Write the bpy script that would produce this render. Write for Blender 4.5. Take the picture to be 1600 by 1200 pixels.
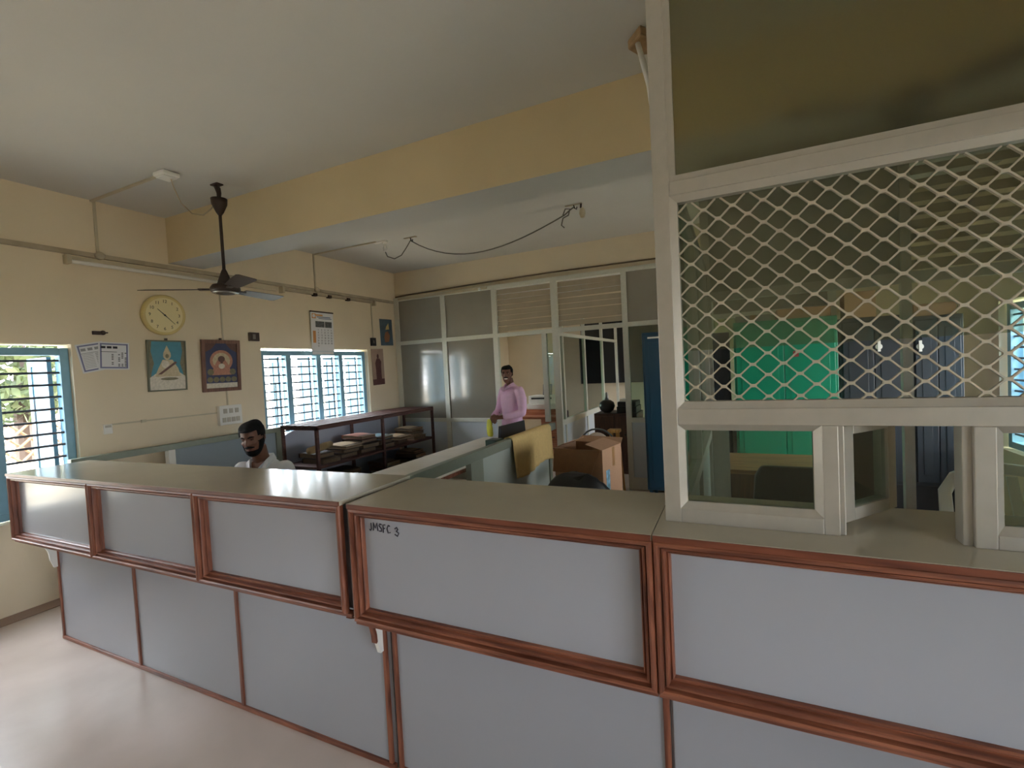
import bpy, bmesh, math, random
from mathutils import Vector, Matrix

random.seed(11)
SC = bpy.context.scene
COL = SC.collection
PI = math.pi
for _o in list(bpy.data.objects):
    bpy.data.objects.remove(_o)

# ---------------------------------------------------------------- camera
cam_data = bpy.data.cameras.new('camera')
cam = bpy.data.objects.new('camera', cam_data)
COL.objects.link(cam)
cam_data.sensor_fit = 'HORIZONTAL'
cam_data.sensor_width = 36.0
cam_data.lens = 740.5 / 1600.0 * 36.0
cam_data.clip_start = 0.05
cam_data.clip_end = 200
YAW, PITCH, ROLL = -0.4413, -0.0350, -0.0511
_f = Vector((math.sin(YAW) * math.cos(PITCH), math.cos(YAW) * math.cos(PITCH), math.sin(PITCH)))
_r0 = Vector((math.cos(YAW), -math.sin(YAW), 0))
_u0 = _r0.cross(_f)
_r = _r0 * math.cos(ROLL) + _u0 * math.sin(ROLL)
_u = -_r0 * math.sin(ROLL) + _u0 * math.cos(ROLL)
_m = Matrix((_r, _u, -_f)).transposed().to_4x4()
_m.translation = Vector((0, 0, 1.70))
cam.matrix_world = _m
SC.camera = cam

# ---------------------------------------------------------------- world, light, exposure
SC.view_settings.view_transform = 'Standard'
SC.view_settings.look = 'None'
SC.view_settings.gamma = 1.0
SC.view_settings.use_curve_mapping = False
SC.view_settings.exposure = 0.2
try:
    SC.cycles.diffuse_bounces = 7
    SC.cycles.max_bounces = 14
    SC.cycles.transparent_max_bounces = 16
    SC.cycles.sample_clamp_indirect = 8.0
except Exception:
    pass
world = bpy.data.worlds.new('overcast_sky')
SC.world = world
world.use_nodes = True
_nt = world.node_tree
_bg = _nt.nodes['Background']
_sky = _nt.nodes.new('ShaderNodeTexSky')
_sky.sky_type = 'PREETHAM'
_sky.turbidity = 7.0
_sky.sun_direction = Vector((-0.3, -0.5, 0.8)).normalized()
_mixw = _nt.nodes.new('ShaderNodeMix')
_mixw.data_type = 'RGBA'
_mixw.inputs[0].default_value = 0.93
_mixw.inputs[7].default_value = (0.92, 0.97, 1.03, 1)
_nt.links.new(_sky.outputs[0], _mixw.inputs[6])
_nt.links.new(_mixw.outputs[2], _bg.inputs[0])
_bg.inputs[1].default_value = 24.0


def portal(name, loc, normal, sx, sy):
    l = bpy.data.lights.new(name, 'AREA')
    l.shape = 'RECTANGLE'
    l.size = sx
    l.size_y = sy
    l.cycles.is_portal = True
    o = bpy.data.objects.new(name, l)
    COL.objects.link(o)
    o.location = loc
    o.rotation_euler = Vector(normal).to_track_quat('-Z', 'Y').to_euler()
    return o


XL, XR = -5.06, 2.25          # left and right wall faces
YF, YB = -2.60, 10.60         # front and rear wall faces
ZC = 3.35                     # ceiling
portal('daylight_window', (-5.32, 1.16, 1.39), (1, 0, 0), 1.8, 1.4)
portal('daylight_window', (-5.32, 4.72, 1.39), (1, 0, 0), 1.8, 1.4)
portal('daylight_window', (-5.32, 8.2, 1.39), (1, 0, 0), 1.8, 1.4)  # portal of the added left window of the back office
portal('daylight_window', (-5.32, -1.35, 1.39), (1, 0, 0), 1.8, 1.4)  # portal of the added window out of view at the left
portal('daylight_window', (2.5, 5.1, 1.39), (-1, 0, 0), 1.8, 1.4)
portal('daylight_window', (2.5, -0.3, 1.39), (-1, 0, 0), 1.8, 1.4)
portal('daylight_window', (2.5, 8.6, 1.39), (-1, 0, 0), 1.8, 1.4)  # portal of the added right window of the back office


# ---------------------------------------------------------------- materials
def srgb(r, g, b):
    def c(v):
        v = v / 255.0
        return v / 12.92 if v <= 0.04045 else ((v + 0.055) / 1.055) ** 2.4
    return (c(r), c(g), c(b), 1)


MATS = {}


def mat(name, col, rough=0.6, metal=0.0, var=0.06, scale=6.0, bump=0.0, bscale=60.0, spec=0.5, coat=0.0, stretch=None):
    if name in MATS:
        return MATS[name]
    m = bpy.data.materials.new(name)
    m.use_nodes = True
    nt = m.node_tree
    b = nt.nodes['Principled BSDF']
    b.inputs['Roughness'].default_value = rough
    b.inputs['Metallic'].default_value = metal
    b.inputs['Specular IOR Level'].default_value = spec
    if coat:
        b.inputs['Coat Weight'].default_value = coat
        b.inputs['Coat Roughness'].default_value = 0.08
    tc = nt.nodes.new('ShaderNodeTexCoord')
    mp = nt.nodes.new('ShaderNodeMapping')
    nt.links.new(tc.outputs['Object'], mp.inputs[0])
    if stretch:
        mp.inputs['Scale'].default_value = stretch
    n = nt.nodes.new('ShaderNodeTexNoise')
    n.inputs['Scale'].default_value = scale
    n.inputs['Detail'].default_value = 4
    nt.links.new(mp.outputs[0], n.inputs['Vector'])
    rp = nt.nodes.new('ShaderNodeValToRGB')
    rp.color_ramp.elements[0].position = 0.3
    rp.color_ramp.elements[1].position = 0.7
    rp.color_ramp.elements[0].color = (col[0] * (1 - var), col[1] * (1 - var), col[2] * (1 - var * 1.2), 1)
    rp.color_ramp.elements[1].color = (min(1, col[0] * (1 + var)), min(1, col[1] * (1 + var)), min(1, col[2] * (1 + var)), 1)
    nt.links.new(n.outputs['Fac'], rp.inputs[0])
    nt.links.new(rp.outputs[0], b.inputs['Base Color'])
    if bump:
        n2 = nt.nodes.new('ShaderNodeTexNoise')
        n2.inputs['Scale'].default_value = bscale
        n2.inputs['Detail'].default_value = 3
        nt.links.new(mp.outputs[0], n2.inputs['Vector'])
        bp = nt.nodes.new('ShaderNodeBump')
        bp.inputs['Strength'].default_value = bump
        bp.inputs['Distance'].default_value = 0.01
        nt.links.new(n2.outputs['Fac'], bp.inputs['Height'])
        nt.links.new(bp.outputs[0], b.inputs['Normal'])
    MATS[name] = m
    return m


def wood(name, c1, c2, rough=0.4, axis='X', scale=14.0):
    if name in MATS:
        return MATS[name]
    m = bpy.data.materials.new(name)
    m.use_nodes = True
    nt = m.node_tree
    b = nt.nodes['Principled BSDF']
    b.inputs['Roughness'].default_value = rough
    tc = nt.nodes.new('ShaderNodeTexCoord')
    mp = nt.nodes.new('ShaderNodeMapping')
    mp.inputs['Scale'].default_value = {'X': (1.2, 12, 12), 'Y': (12, 1.2, 12), 'Z': (12, 12, 1.2)}[axis]
    nt.links.new(tc.outputs['Object'], mp.inputs[0])
    n = nt.nodes.new('ShaderNodeTexNoise')
    n.inputs['Scale'].default_value = scale / 4
    n.inputs['Detail'].default_value = 6
    n.inputs['Distortion'].default_value = 0.6
    nt.links.new(mp.outputs[0], n.inputs['Vector'])
    rp = nt.nodes.new('ShaderNodeValToRGB')
    rp.color_ramp.elements[0].position = 0.32
    rp.color_ramp.elements[1].position = 0.68
    rp.color_ramp.elements[0].color = c1
    rp.color_ramp.elements[1].color = c2
    nt.links.new(n.outputs['Fac'], rp.inputs[0])
    nt.links.new(rp.outputs[0], b.inputs['Base Color'])
    bp = nt.nodes.new('ShaderNodeBump')
    bp.inputs['Strength'].default_value = 0.15
    bp.inputs['Distance'].default_value = 0.004
    nt.links.new(n.outputs['Fac'], bp.inputs['Height'])
    nt.links.new(bp.outputs[0], b.inputs['Normal'])
    MATS[name] = m
    return m


def clear_glass(name, tint=(0.8, 0.86, 0.8), refl=1.0, rough=0.0):
    if name in MATS:
        return MATS[name]
    m = bpy.data.materials.new(name)
    m.use_nodes = True
    nt = m.node_tree
    for n in list(nt.nodes):
        nt.nodes.remove(n)
    out = nt.nodes.new('ShaderNodeOutputMaterial')
    tr = nt.nodes.new('ShaderNodeBsdfTransparent')
    tr.inputs[0].default_value = (*tint, 1)
    gl = nt.nodes.new('ShaderNodeBsdfGlossy')
    gl.inputs['Roughness'].default_value = rough
    gl.inputs[0].default_value = (0.95, 1, 0.97, 1)
    fr = nt.nodes.new('ShaderNodeFresnel')
    fr.inputs['IOR'].default_value = 1.5
    mu = nt.nodes.new('ShaderNodeMath')
    mu.operation = 'MULTIPLY'
    mu.use_clamp = True
    mu.inputs[1].default_value = refl
    nt.links.new(fr.outputs[0], mu.inputs[0])
    mx = nt.nodes.new('ShaderNodeMixShader')
    nt.links.new(mu.outputs[0], mx.inputs[0])
    nt.links.new(tr.outputs[0], mx.inputs[1])
    nt.links.new(gl.outputs[0], mx.inputs[2])
    nt.links.new(mx.outputs[0], out.inputs[0])
    MATS[name] = m
    return m


def frosted(name, col, rough=0.3, trans=0.8, spec=0.5):
    if name in MATS:
        return MATS[name]
    m = bpy.data.materials.new(name)
    m.use_nodes = True
    nt = m.node_tree
    b = nt.nodes['Principled BSDF']
    b.inputs['Roughness'].default_value = rough
    b.inputs['Transmission Weight'].default_value = trans
    b.inputs['IOR'].default_value = 1.3
    b.inputs['Specular IOR Level'].default_value = spec
    tc = nt.nodes.new('ShaderNodeTexCoord')
    n = nt.nodes.new('ShaderNodeTexNoise')
    n.inputs['Scale'].default_value = 1.5
    nt.links.new(tc.outputs['Object'], n.inputs['Vector'])
    rp = nt.nodes.new('ShaderNodeValToRGB')
    rp.color_ramp.elements[0].color = (col[0] * .93, col[1] * .95, col[2] * .95, 1)
    rp.color_ramp.elements[1].color = (col[0] * 1.05, col[1] * 1.05, col[2] * 1.02, 1)
    nt.links.new(n.outputs['Fac'], rp.inputs[0])
    nt.links.new(rp.outputs[0], b.inputs['Base Color'])
    MATS[name] = m
    return m


M_WALL = mat('cream_wall_paint', srgb(226, 211, 184), 0.75, var=0.05, scale=1.2, bump=0.12, bscale=25)
M_BEAM = mat('yellow_cream_beam_paint', srgb(214, 195, 156), 0.75, var=0.05, scale=1.5, bump=0.12, bscale=25)
M_CEIL = mat('white_ceiling_paint', srgb(206, 204, 199), 0.8, var=0.04, scale=1.0, bump=0.1, bscale=18)
M_ALU = mat('anodised_aluminium', srgb(180, 175, 165), 0.38, metal=0.35, var=0.03, scale=30)
M_ALUB = mat('pale_aluminium', srgb(214, 214, 202), 0.4, metal=0.15, var=0.03, scale=30)
M_ALUG = mat('greenish_aluminium', srgb(132, 138, 124), 0.42, metal=0.3, var=0.03, scale=30)
M_LAM = mat('grey_laminate', srgb(158, 160, 167), 0.22, var=0.015, scale=2.5, spec=0.45)
M_TOP = mat('beige_grey_laminate_top', srgb(178, 172, 158), 0.16, var=0.03, scale=5, spec=0.6)
M_WOOD = wood('red_brown_moulding_wood', srgb(88, 46, 32), srgb(150, 92, 68), 0.38, 'X')
M_WOODD = wood('dark_edge_wood', srgb(84, 42, 28), srgb(120, 66, 46), 0.4, 'X')
M_WOODZ = wood('red_brown_upright_wood', srgb(88, 46, 32), srgb(150, 92, 68), 0.38, 'Z')
M_WHITE = mat('white_paint', srgb(232, 230, 224), 0.45, var=0.02)
M_BLUEP = mat('blue_window_paint', srgb(128, 172, 194), 0.4, var=0.06, scale=10)
M_BLUEL = mat('light_blue_shutter_paint', srgb(100, 134, 150), 0.4, var=0.03, scale=8)
M_STEELBAR = mat('window_bar_steel', srgb(70, 74, 82), 0.5, metal=0.2)
M_BLACK = mat('black_plastic', srgb(22, 22, 24), 0.4, var=0.1)
M_DARKB = mat('dark_brown_enamel', srgb(52, 36, 28), 0.5, var=0.08)
M_RACK = wood('rack_brown_paint', srgb(58, 32, 28), srgb(86, 50, 42), 0.62, 'Y')
M_CARD = mat('cardboard', srgb(168, 130, 100), 0.8, var=0.06, scale=20, stretch=(1, 1, 8))
M_CARDI = mat('cardboard_inside', srgb(130, 92, 60), 0.85, var=0.06, scale=20)
M_PAPER = mat('paper', srgb(226, 220, 206), 0.8, var=0.04, scale=60)
M_GREEN = mat('green_enamel', srgb(18, 128, 96), 0.28, var=0.04, scale=2)
M_SLATE = mat('slate_blue_enamel', srgb(42, 46, 51), 0.36, var=0.05, scale=2)
M_NAVY = mat('petrol_blue_enamel', srgb(28, 66, 88), 0.3, var=0.05, scale=2)
M_PANELW = mat('white_blue_panel', srgb(206, 214, 220), 0.35, var=0.02, scale=3)
M_PANELG = mat('grey_green_panel', srgb(160, 168, 160), 0.3, var=0.03, scale=3)
M_PANELB = mat('blue_grey_panel', srgb(140, 152, 160), 0.3, var=0.04, scale=2)
M_GLASS = clear_glass('clear_pane', (0.82, 0.88, 0.82), 1.0)
M_GLASSG = clear_glass('green_tinted_pane', (0.66, 0.76, 0.68), 1.8, 0.02)
M_GRILLEGLASS = clear_glass('tinted_rough_pane', (0.72, 0.76, 0.66), 2.0, 0.25)  # tinted pane with roughened, strengthened gloss
M_FROSTO = frosted('olive_frosted_pane', (0.46, 0.45, 0.30), 0.25, 0.95)
M_FROSTG = mat('grey_obscured_pane', srgb(146, 142, 130), 0.12, var=0.04, scale=3, spec=1.0)
M_FROSTU = mat('grey_upper_pane', srgb(152, 147, 134), 0.35, var=0.04, scale=3)
M_SKIN = mat('brown_skin', srgb(106, 68, 50), 0.5, var=0.08, scale=40)
M_HAIR = mat('black_hair', srgb(14, 13, 14), 0.75, var=0.3, scale=80, bump=0.3, bscale=150, spec=0.2)
M_LIP = mat('brown_lips', srgb(120, 74, 66), 0.45)
M_TEETH = mat('teeth', srgb(235, 228, 215), 0.3)
M_EYE = mat('eye_white', srgb(215, 208, 198), 0.25)
M_PUPIL = mat('dark_iris', srgb(18, 12, 10), 0.2)


# ---------------------------------------------------------------- mesh builder
class MB:
    def __init__(s, M=None):
        s.v, s.f, s.fm = [], [], []
        s.M = M or Matrix()
        s.mi = 0

    def _add(s, vs, fs):
        n = len(s.v)
        s.v += [s.M @ Vector(p) for p in vs]
        s.f += [[i + n for i in f] for f in fs]
        s.fm += [s.mi] * len(fs)
        return s

    def box(s, x0, x1, y0, y1, z0, z1):
        vs = [(x, y, z) for z in (z0, z1) for y in (y0, y1) for x in (x0, x1)]
        return s._add(vs, [(0, 2, 3, 1), (4, 5, 7, 6), (0, 1, 5, 4), (2, 6, 7, 3), (0, 4, 6, 2), (1, 3, 7, 5)])

    def hexa(s, p):
        return s._add(p, [(0, 3, 2, 1), (4, 5, 6, 7), (0, 1, 5, 4), (1, 2, 6, 5), (2, 3, 7, 6), (3, 0, 4, 7)])

    def prism(s, poly, a, b, axis='X'):
        """poly: 2-D outline; extruded from a to b along axis."""
        def P(u, v, w):
            return {'X': (w, u, v), 'Y': (u, w, v), 'Z': (u, v, w)}[axis]
        n = len(poly)
        vs = [P(u, v, a) for u, v in poly] + [P(u, v, b) for u, v in poly]
        fs = [tuple(range(n))[::-1], tuple(range(n, 2 * n))]
        fs += [(i, (i + 1) % n, n + (i + 1) % n, n + i) for i in range(n)]
        return s._add(vs, fs)

    def rings(s, rings, cap=True, closed=False):
        n = len(rings[0])
        vs = [p for r in rings for p in r]
        fs = []
        m = len(rings)
        for k in range(m if closed else m - 1):
            k2 = (k + 1) % m
            for i in range(n):
                j = (i + 1) % n
                fs.append((k * n + i, k * n + j, k2 * n + j, k2 * n + i))
        if cap and not closed:
            fs.append(tuple(range(n))[::-1])
            fs.append(tuple(range((m - 1) * n, m * n)))
        return s._add(vs, fs)

    def tube(s, pts, r, n=8, cap=True):
        pts = [Vector(p) for p in pts]
        rr = r if isinstance(r, (list, tuple)) else [r] * len(pts)
        rings = []
        prev = None
        for i, p in enumerate(pts):
            t = (pts[min(i + 1, len(pts) - 1)] - pts[max(i - 1, 0)]).normalized()
            if prev is None:
                a = Vector((0, 0, 1)) if abs(t.z) < 0.9 else Vector((1, 0, 0))
                u = t.cross(a).normalized()
            else:
                u = (prev - t * prev.dot(t)).normalized()
            prev = u
            w = t.cross(u)
            rings.append([p + (u * math.cos(2 * PI * k / n) + w * math.sin(2 * PI * k / n)) * rr[i] for k in range(n)])
        return s.rings(rings, cap)

    def lathe(s, prof, c=(0, 0, 0), n=24, axis='Z'):
        c = Vector(c)
        rings = []
        for r, h in prof:
            ring = []
            for k in range(n):
                a = 2 * PI * k / n
                u, v = r * math.cos(a), r * math.sin(a)
                d = {'Z': (u, v, h), 'X': (h, u, v), 'Y': (v, h, u)}[axis]
                ring.append(c + Vector(d))
            rings.append(ring)
        return s.rings(rings)

    def ell(s, c, rx, ry, rz, n=16, m=10, R=None):
        c = Vector(c)
        rings = []
        for j in range(1, m):
            t = PI * j / m
            ring = []
            for k in range(n):
                a = 2 * PI * k / n
                p = Vector((rx * math.sin(t) * math.cos(a), ry * math.sin(t) * math.sin(a), -rz * math.cos(t)))
                if R:
                    p = R @ p
                ring.append(c + p)
            rings.append(ring)
        return s.rings(rings)

    def mould(s, x0, x1, z0, z1, yf, prof):
        """mitred frame on a face y=yf; prof: list of (inset, height towards -y)."""
        loops = [[(x0 + d, yf - h, z0 + d), (x1 - d, yf - h, z0 + d), (x1 - d, yf - h, z1 - d), (x0 + d, yf - h, z1 - d)] for d, h in prof]
        n = len(loops)
        vs = [p for l in loops for p in l]
        fs = []
        for k in range(n - 1):
            for i in range(4):
                j = (i + 1) % 4
                fs.append((k * 4 + i, k * 4 + j, (k + 1) * 4 + j, (k + 1) * 4 + i))
        s._add(vs, fs)
        for q in range(len(fs)):
            s.fm[len(s.fm) - len(fs) + q] = q % 2
        return s

    def text(s, txt, size, M, depth=0.0):
        cu = bpy.data.curves.new('t', 'FONT')
        cu.body = txt
        cu.size = size
        cu.align_x = 'CENTER'
        cu.align_y = 'CENTER'
        cu.extrude = depth
        cu.resolution_u = 3
        o = bpy.data.objects.new('t', cu)
        COL.objects.link(o)
        bpy.context.view_layer.update()
        me = bpy.data.meshes.new_from_object(o.evaluated_get(bpy.context.evaluated_depsgraph_get()))
        s._add([M @ v.co for v in me.vertices], [tuple(p.vertices) for p in me.polygons])
        bpy.data.objects.remove(o)
        bpy.data.curves.remove(cu)
        bpy.data.meshes.remove(me)
        return s

    def build(s, name, m, parent=None, bevel=0.0, smooth=False, subd=0):
        me = bpy.data.meshes.new(name)
        off = WORLD.get(parent.name, Vector()) if parent else Vector()
        me.from_pydata([tuple(p - off) for p in s.v], [], [tuple(f) for f in s.f])
        ms = m if isinstance(m, (list, tuple)) else [m]
        for x in ms:
            me.materials.append(x)
        if len(ms) > 1:
            me.polygons.foreach_set('material_index', s.fm)
        me.update()
        bm = bmesh.new()
        bm.from_mesh(me)
        bmesh.ops.recalc_face_normals(bm, faces=bm.faces)
        bm.to_mesh(me)
        bm.free()
        if smooth:
            me.polygons.foreach_set('use_smooth', [True] * len(me.polygons))
        o = bpy.data.objects.new(name, me)
        COL.objects.link(o)
        if parent:
            o.parent = parent
        WORLD[o.name] = off.copy()
        if bevel:
            b = o.modifiers.new('bevel', 'BEVEL')
            b.width = bevel
            b.segments = 2
            b.limit_method = 'ANGLE'
            b.angle_limit = 0.6
        if subd:
            b = o.modifiers.new('subd', 'SUBSURF')
            b.levels = subd
            b.render_levels = subd
        return o


WORLD = {}


def empty(name, loc, label=None, cat=None, group=None, kind=None, rz=0.0):
    o = bpy.data.objects.new(name, None)
    COL.objects.link(o)
    o.location = loc
    o.empty_display_size = 0.1
    o.rotation_euler = (0, 0, rz)
    WORLD[o.name] = Vector(loc) if not rz else Vector()
    return tag(o, label, cat, group, kind)


def tag(o, label=None, cat=None, group=None, kind=None):
    if label:
        o['label'] = label
    if cat:
        o['category'] = cat
    if group:
        o['group'] = group
    if kind:
        o['kind'] = kind
    return o


def wallgrid(name, axis, a0, a1, u0, u1, z0, z1, holes, m):
    """wall slab with rectangular holes; axis X: slab a0..a1 in x, u along y."""
    us = sorted({u0, u1, *[h[0] for h in holes], *[h[1] for h in holes]})
    zs = sorted({z0, z1, *[h[2] for h in holes], *[h[3] for h in holes]})
    b = MB()
    for i in range(len(us) - 1):
        for j in range(len(zs) - 1):
            uc, zc = (us[i] + us[i + 1]) / 2, (zs[j] + zs[j + 1]) / 2
            if any(h[0] < uc < h[1] and h[2] < zc < h[3] for h in holes):
                continue
            if axis == 'X':
                b.box(a0, a1, us[i], us[i + 1], zs[j], zs[j + 1])
            else:
                b.box(us[i], us[i + 1], a0, a1, zs[j], zs[j + 1])
    o = b.build(name, m)
    bm = bmesh.new()
    bm.from_mesh(o.data)
    bmesh.ops.remove_doubles(bm, verts=bm.verts, dist=1e-5)
    seen = {}
    for f in bm.faces:
        k = tuple(round(c, 4) for c in f.calc_center_median())
        seen.setdefault(k, []).append(f)
    bmesh.ops.delete(bm, geom=[f for fs in seen.values() if len(fs) > 1 for f in fs], context='FACES')
    bmesh.ops.recalc_face_normals(bm, faces=bm.faces)
    bm.to_mesh(o.data)
    bm.free()
    return tag(o, kind='structure')


# ================================================================ SETTING
# floor of polished cement
def floor_mat():
    m = bpy.data.materials.new('polished_cement')
    m.use_nodes = True
    nt = m.node_tree
    b = nt.nodes['Principled BSDF']
    tc = nt.nodes.new('ShaderNodeTexCoord')
    n = nt.nodes.new('ShaderNodeTexNoise')
    n.inputs['Scale'].default_value = 1.6
    n.inputs['Detail'].default_value = 5
    n.inputs['Distortion'].default_value = 0.3
    nt.links.new(tc.outputs['Object'], n.inputs['Vector'])
    rp = nt.nodes.new('ShaderNodeValToRGB')
    rp.color_ramp.elements[0].position = 0.25
    rp.color_ramp.elements[1].position = 0.75
    rp.color_ramp.elements[0].color = srgb(178, 164, 153)
    rp.color_ramp.elements[1].color = srgb(200, 185, 176)
    nt.links.new(n.outputs['Fac'], rp.inputs[0])
    nt.links.new(rp.outputs[0], b.inputs['Base Color'])
    rr = nt.nodes.new('ShaderNodeMapRange')
    rr.inputs[3].default_value = 0.22
    rr.inputs[4].default_value = 0.29
    nt.links.new(n.outputs['Fac'], rr.inputs[0])
    nt.links.new(rr.outputs[0], b.inputs['Roughness'])
    return m


tag(MB().box(-5.29, 2.48, -2.83, 10.83, -0.15, 0).build('floor', floor_mat()), kind='structure')
tag(MB().box(XL, XL + 0.17, YF, YB, 0.0, 0.004).build('floor_strip_left', mat('pinkish_brown_strip', srgb(148, 120, 108), 0.3, var=0.08, scale=3)), kind='structure')  # flat, darker pinkish-brown strip on the floor along the left wall
tag(MB().box(-5.29, 2.48, -2.83, 10.83, ZC, ZC + 0.15).build('ceiling', M_CEIL), kind='structure')
WZ0, WZ1 = 0.70, 2.085
H1, H2, H3, H4, HR = (0.27, 2.05), (3.82, 5.62), (7.3, 9.1), (-2.2, -0.45), (4.2, 6.0)
wallgrid('wall_left', 'X', -5.29, XL, -2.83, 10.83, 0, ZC, [(*h, WZ0, WZ1) for h in (H1, H2, H3, H4)], M_WALL)
wallgrid('wall_right', 'X', XR, 2.48, -2.83, 10.83, 0, ZC, [(*h, WZ0, WZ1) for h in (HR, (-1.2, 0.6), (7.7, 9.5))], M_WALL)
wallgrid('wall_front', 'Y', -2.83, YF, XL, XR, 0, ZC, [], M_WALL)
wallgrid('wall_rear', 'Y', YB, 10.83, XL, XR, 0, ZC, [], M_WALL)
tag(MB().box(XL, XR, 6.35, 6.55, 2.935, ZC).build('wall_back', M_WALL), kind='structure')
# ceiling beam: cream sides, white underside
bb = MB().box(XL, XR, 2.87, 3.215, 2.905, ZC)
bb.fm = [1, 0, 0, 0, 0, 0]
tag(bb.build('trim_1', [M_BEAM, M_CEIL]), kind='structure')

# outdoors ground
tag(MB().box(-60, -5.29, -40, 50, -0.5, -0.4).build('ground_left', mat('dry_earth', srgb(190, 176, 150), 0.9, var=0.1, scale=0.6)), kind='structure')
tag(MB().box(2.48, 40, -40, 50, -0.5, -0.4).build('ground_right', MATS['dry_earth']), kind='structure')
tag(MB().box(-5.29, 2.48, -40, -2.83, -0.5, -0.1).build('ground_front', MATS['dry_earth']), kind='structure')


def window(name, side, y0, y1, mulls, recess=0.05, leaf=1.0):
    """blue timber window, horizontal bars, shutters opened outwards. side -1: left wall, +1: right wall"""
    xf = XL - recess if side < 0 else XR + recess
    dx = -0.09 if side < 0 else 0.09
    z0, z1 = 0.715, 2.055
    xa, xb = sorted((xf, xf + dx))
    root = empty(name, (xf, (y0 + y1) / 2, z0), kind='structure')
    f = MB()
    f.box(xa, xb, y0, y0 + 0.06, z0, z1).box(xa, xb, y1 - 0.06, y1, z0, z1)
    f.box(xa, xb, y0 + 0.06, y1 - 0.06, z1 - 0.06, z1).box(xa, xb, y0 + 0.06, y1 - 0.06, z0, z0 + 0.06)
    # packing between frame and reveal
    f.build('window_frame', M_BLUEP, root, bevel=0.004)
    for a, b in mulls:
        MB().box(xa, xb, a, b, z0 + 0.06, z1 - 0.06).build('mullion', M_BLUEP, root, bevel=0.004)
    xm = xf + dx * 0.35
    for i in range(12):
        z = 0.845 + i * 0.1005
        if z > z1 - 0.09:
            break
        MB().tube([(xm, y0 + 0.05, z), (xm, y1 - 0.05, z)], 0.0105, 6).build('window_bar', M_STEELBAR, root)
    edges = [y0 + 0.06] + [e for m in mulls for e in m] + [y1 - 0.06]
    xo = xf + dx
    for i in range(0, len(edges), 2):
        yh = edges[i + 1] - 0.02
        w = ((edges[i + 1] - edges[i]) - 0.01) * leaf
        sgn = -1 if side < 0 else 1
        a, b = sorted((xo + sgn * 0.01, xo + sgn * w))
        s = MB()
        za, zb = z0 + 0.07, z1 - 0.07
        s.box(a, a + 0.06, yh - 0.03, yh, za, zb).box(b - 0.06, b, yh - 0.03, yh, za, zb)
        s.box(a + 0.06, b - 0.06, yh - 0.03, yh, za, za + 0.07).box(a + 0.06, b - 0.06, yh - 0.03, yh, zb - 0.07, zb)
        s.box(a + 0.06, b - 0.06, yh - 0.03, yh, 1.36, 1.42)
        sh = s.build('shutter', M_BLUEL, root)
        MB().box(a + 0.06, b - 0.06, yh - 0.02, yh - 0.01, za + 0.07, zb - 0.07).build('shutter_panel', M_BLUEL, sh)
        xs = a + 0.10 if side < 0 else b - 0.10
        if leaf < 1 and i:
            continue
        MB().tube([(xs, yh - 0.036, 1.12), (xs, yh - 0.036, 1.66)], 0.005, 6).build('shutter_bolt', M_STEELBAR, sh)
    return root


window('window_1', -1, 0.285, 2.048, [(0.62, 0.71), (1.06, 1.15), (1.515, 1.617)])
window('window_2', -1, 3.83, 5.605, [(4.20, 4.275), (4.68, 4.76), (5.085, 5.155)], leaf=0.55)
window('added_window_3', -1, 7.32, 9.08, [(7.72, 7.8), (8.16, 8.24), (8.6, 8.68)])  # unseen window, put in to light the back office
window('added_window_4', -1, -2.18, -0.47, [(-1.8, -1.72), (-1.36, -1.28), (-0.92, -0.84)])  # unseen window beyond the frame, added for more daylight from the left
window('window_5', 1, 4.22, 5.98, [(4.62, 4.7), (5.06, 5.14), (5.5, 5.58)])
window('window_6', 1, -1.18, 0.58, [(-0.78, -0.7), (-0.34, -0.26), (0.1, 0.18)])
window('added_window_7', 1, 7.72, 9.48, [(8.12, 8.2), (8.56, 8.64), (9.0, 9.08)])  # unseen window, added so light reaches the back office wall directly

# ================================================================ COUNTERS
STEP = [(0.0, 0.0), (0.0, 0.018), (0.004, 0.024), (0.010, 0.026), (0.016, 0.024), (0.0175, 0.006), (0.0205, 0.006), (0.022, 0.014), (0.028, 0.014), (0.030, 0.010), (0.032, -0.006), (0.034, -0.006), (0.038, -0.003), (0.042, -0.008), (0.044, -0.024)]
YU, YL, YBK = 1.357, 1.55, 1.77


def bracket_poly(zt, zb):
    """concave corbel in the y-z plane under the overhang"""
    pts = [(YL, zt), (YU + 0.012, zt), (YU + 0.012, zt - 0.012)]
    c = (YU + 0.012, zb + 0.03)
    for k in range(9):
        a = PI / 2 - PI / 2 * k / 8
        pts.append((YU + 0.03 + 0.115 * math.cos(a), zb + 0.06 + (zt - 0.02 - zb - 0.06) * math.sin(a)))
    pts += [(YL - 0.03, zb), (YL, zb)]
    return pts


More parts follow.
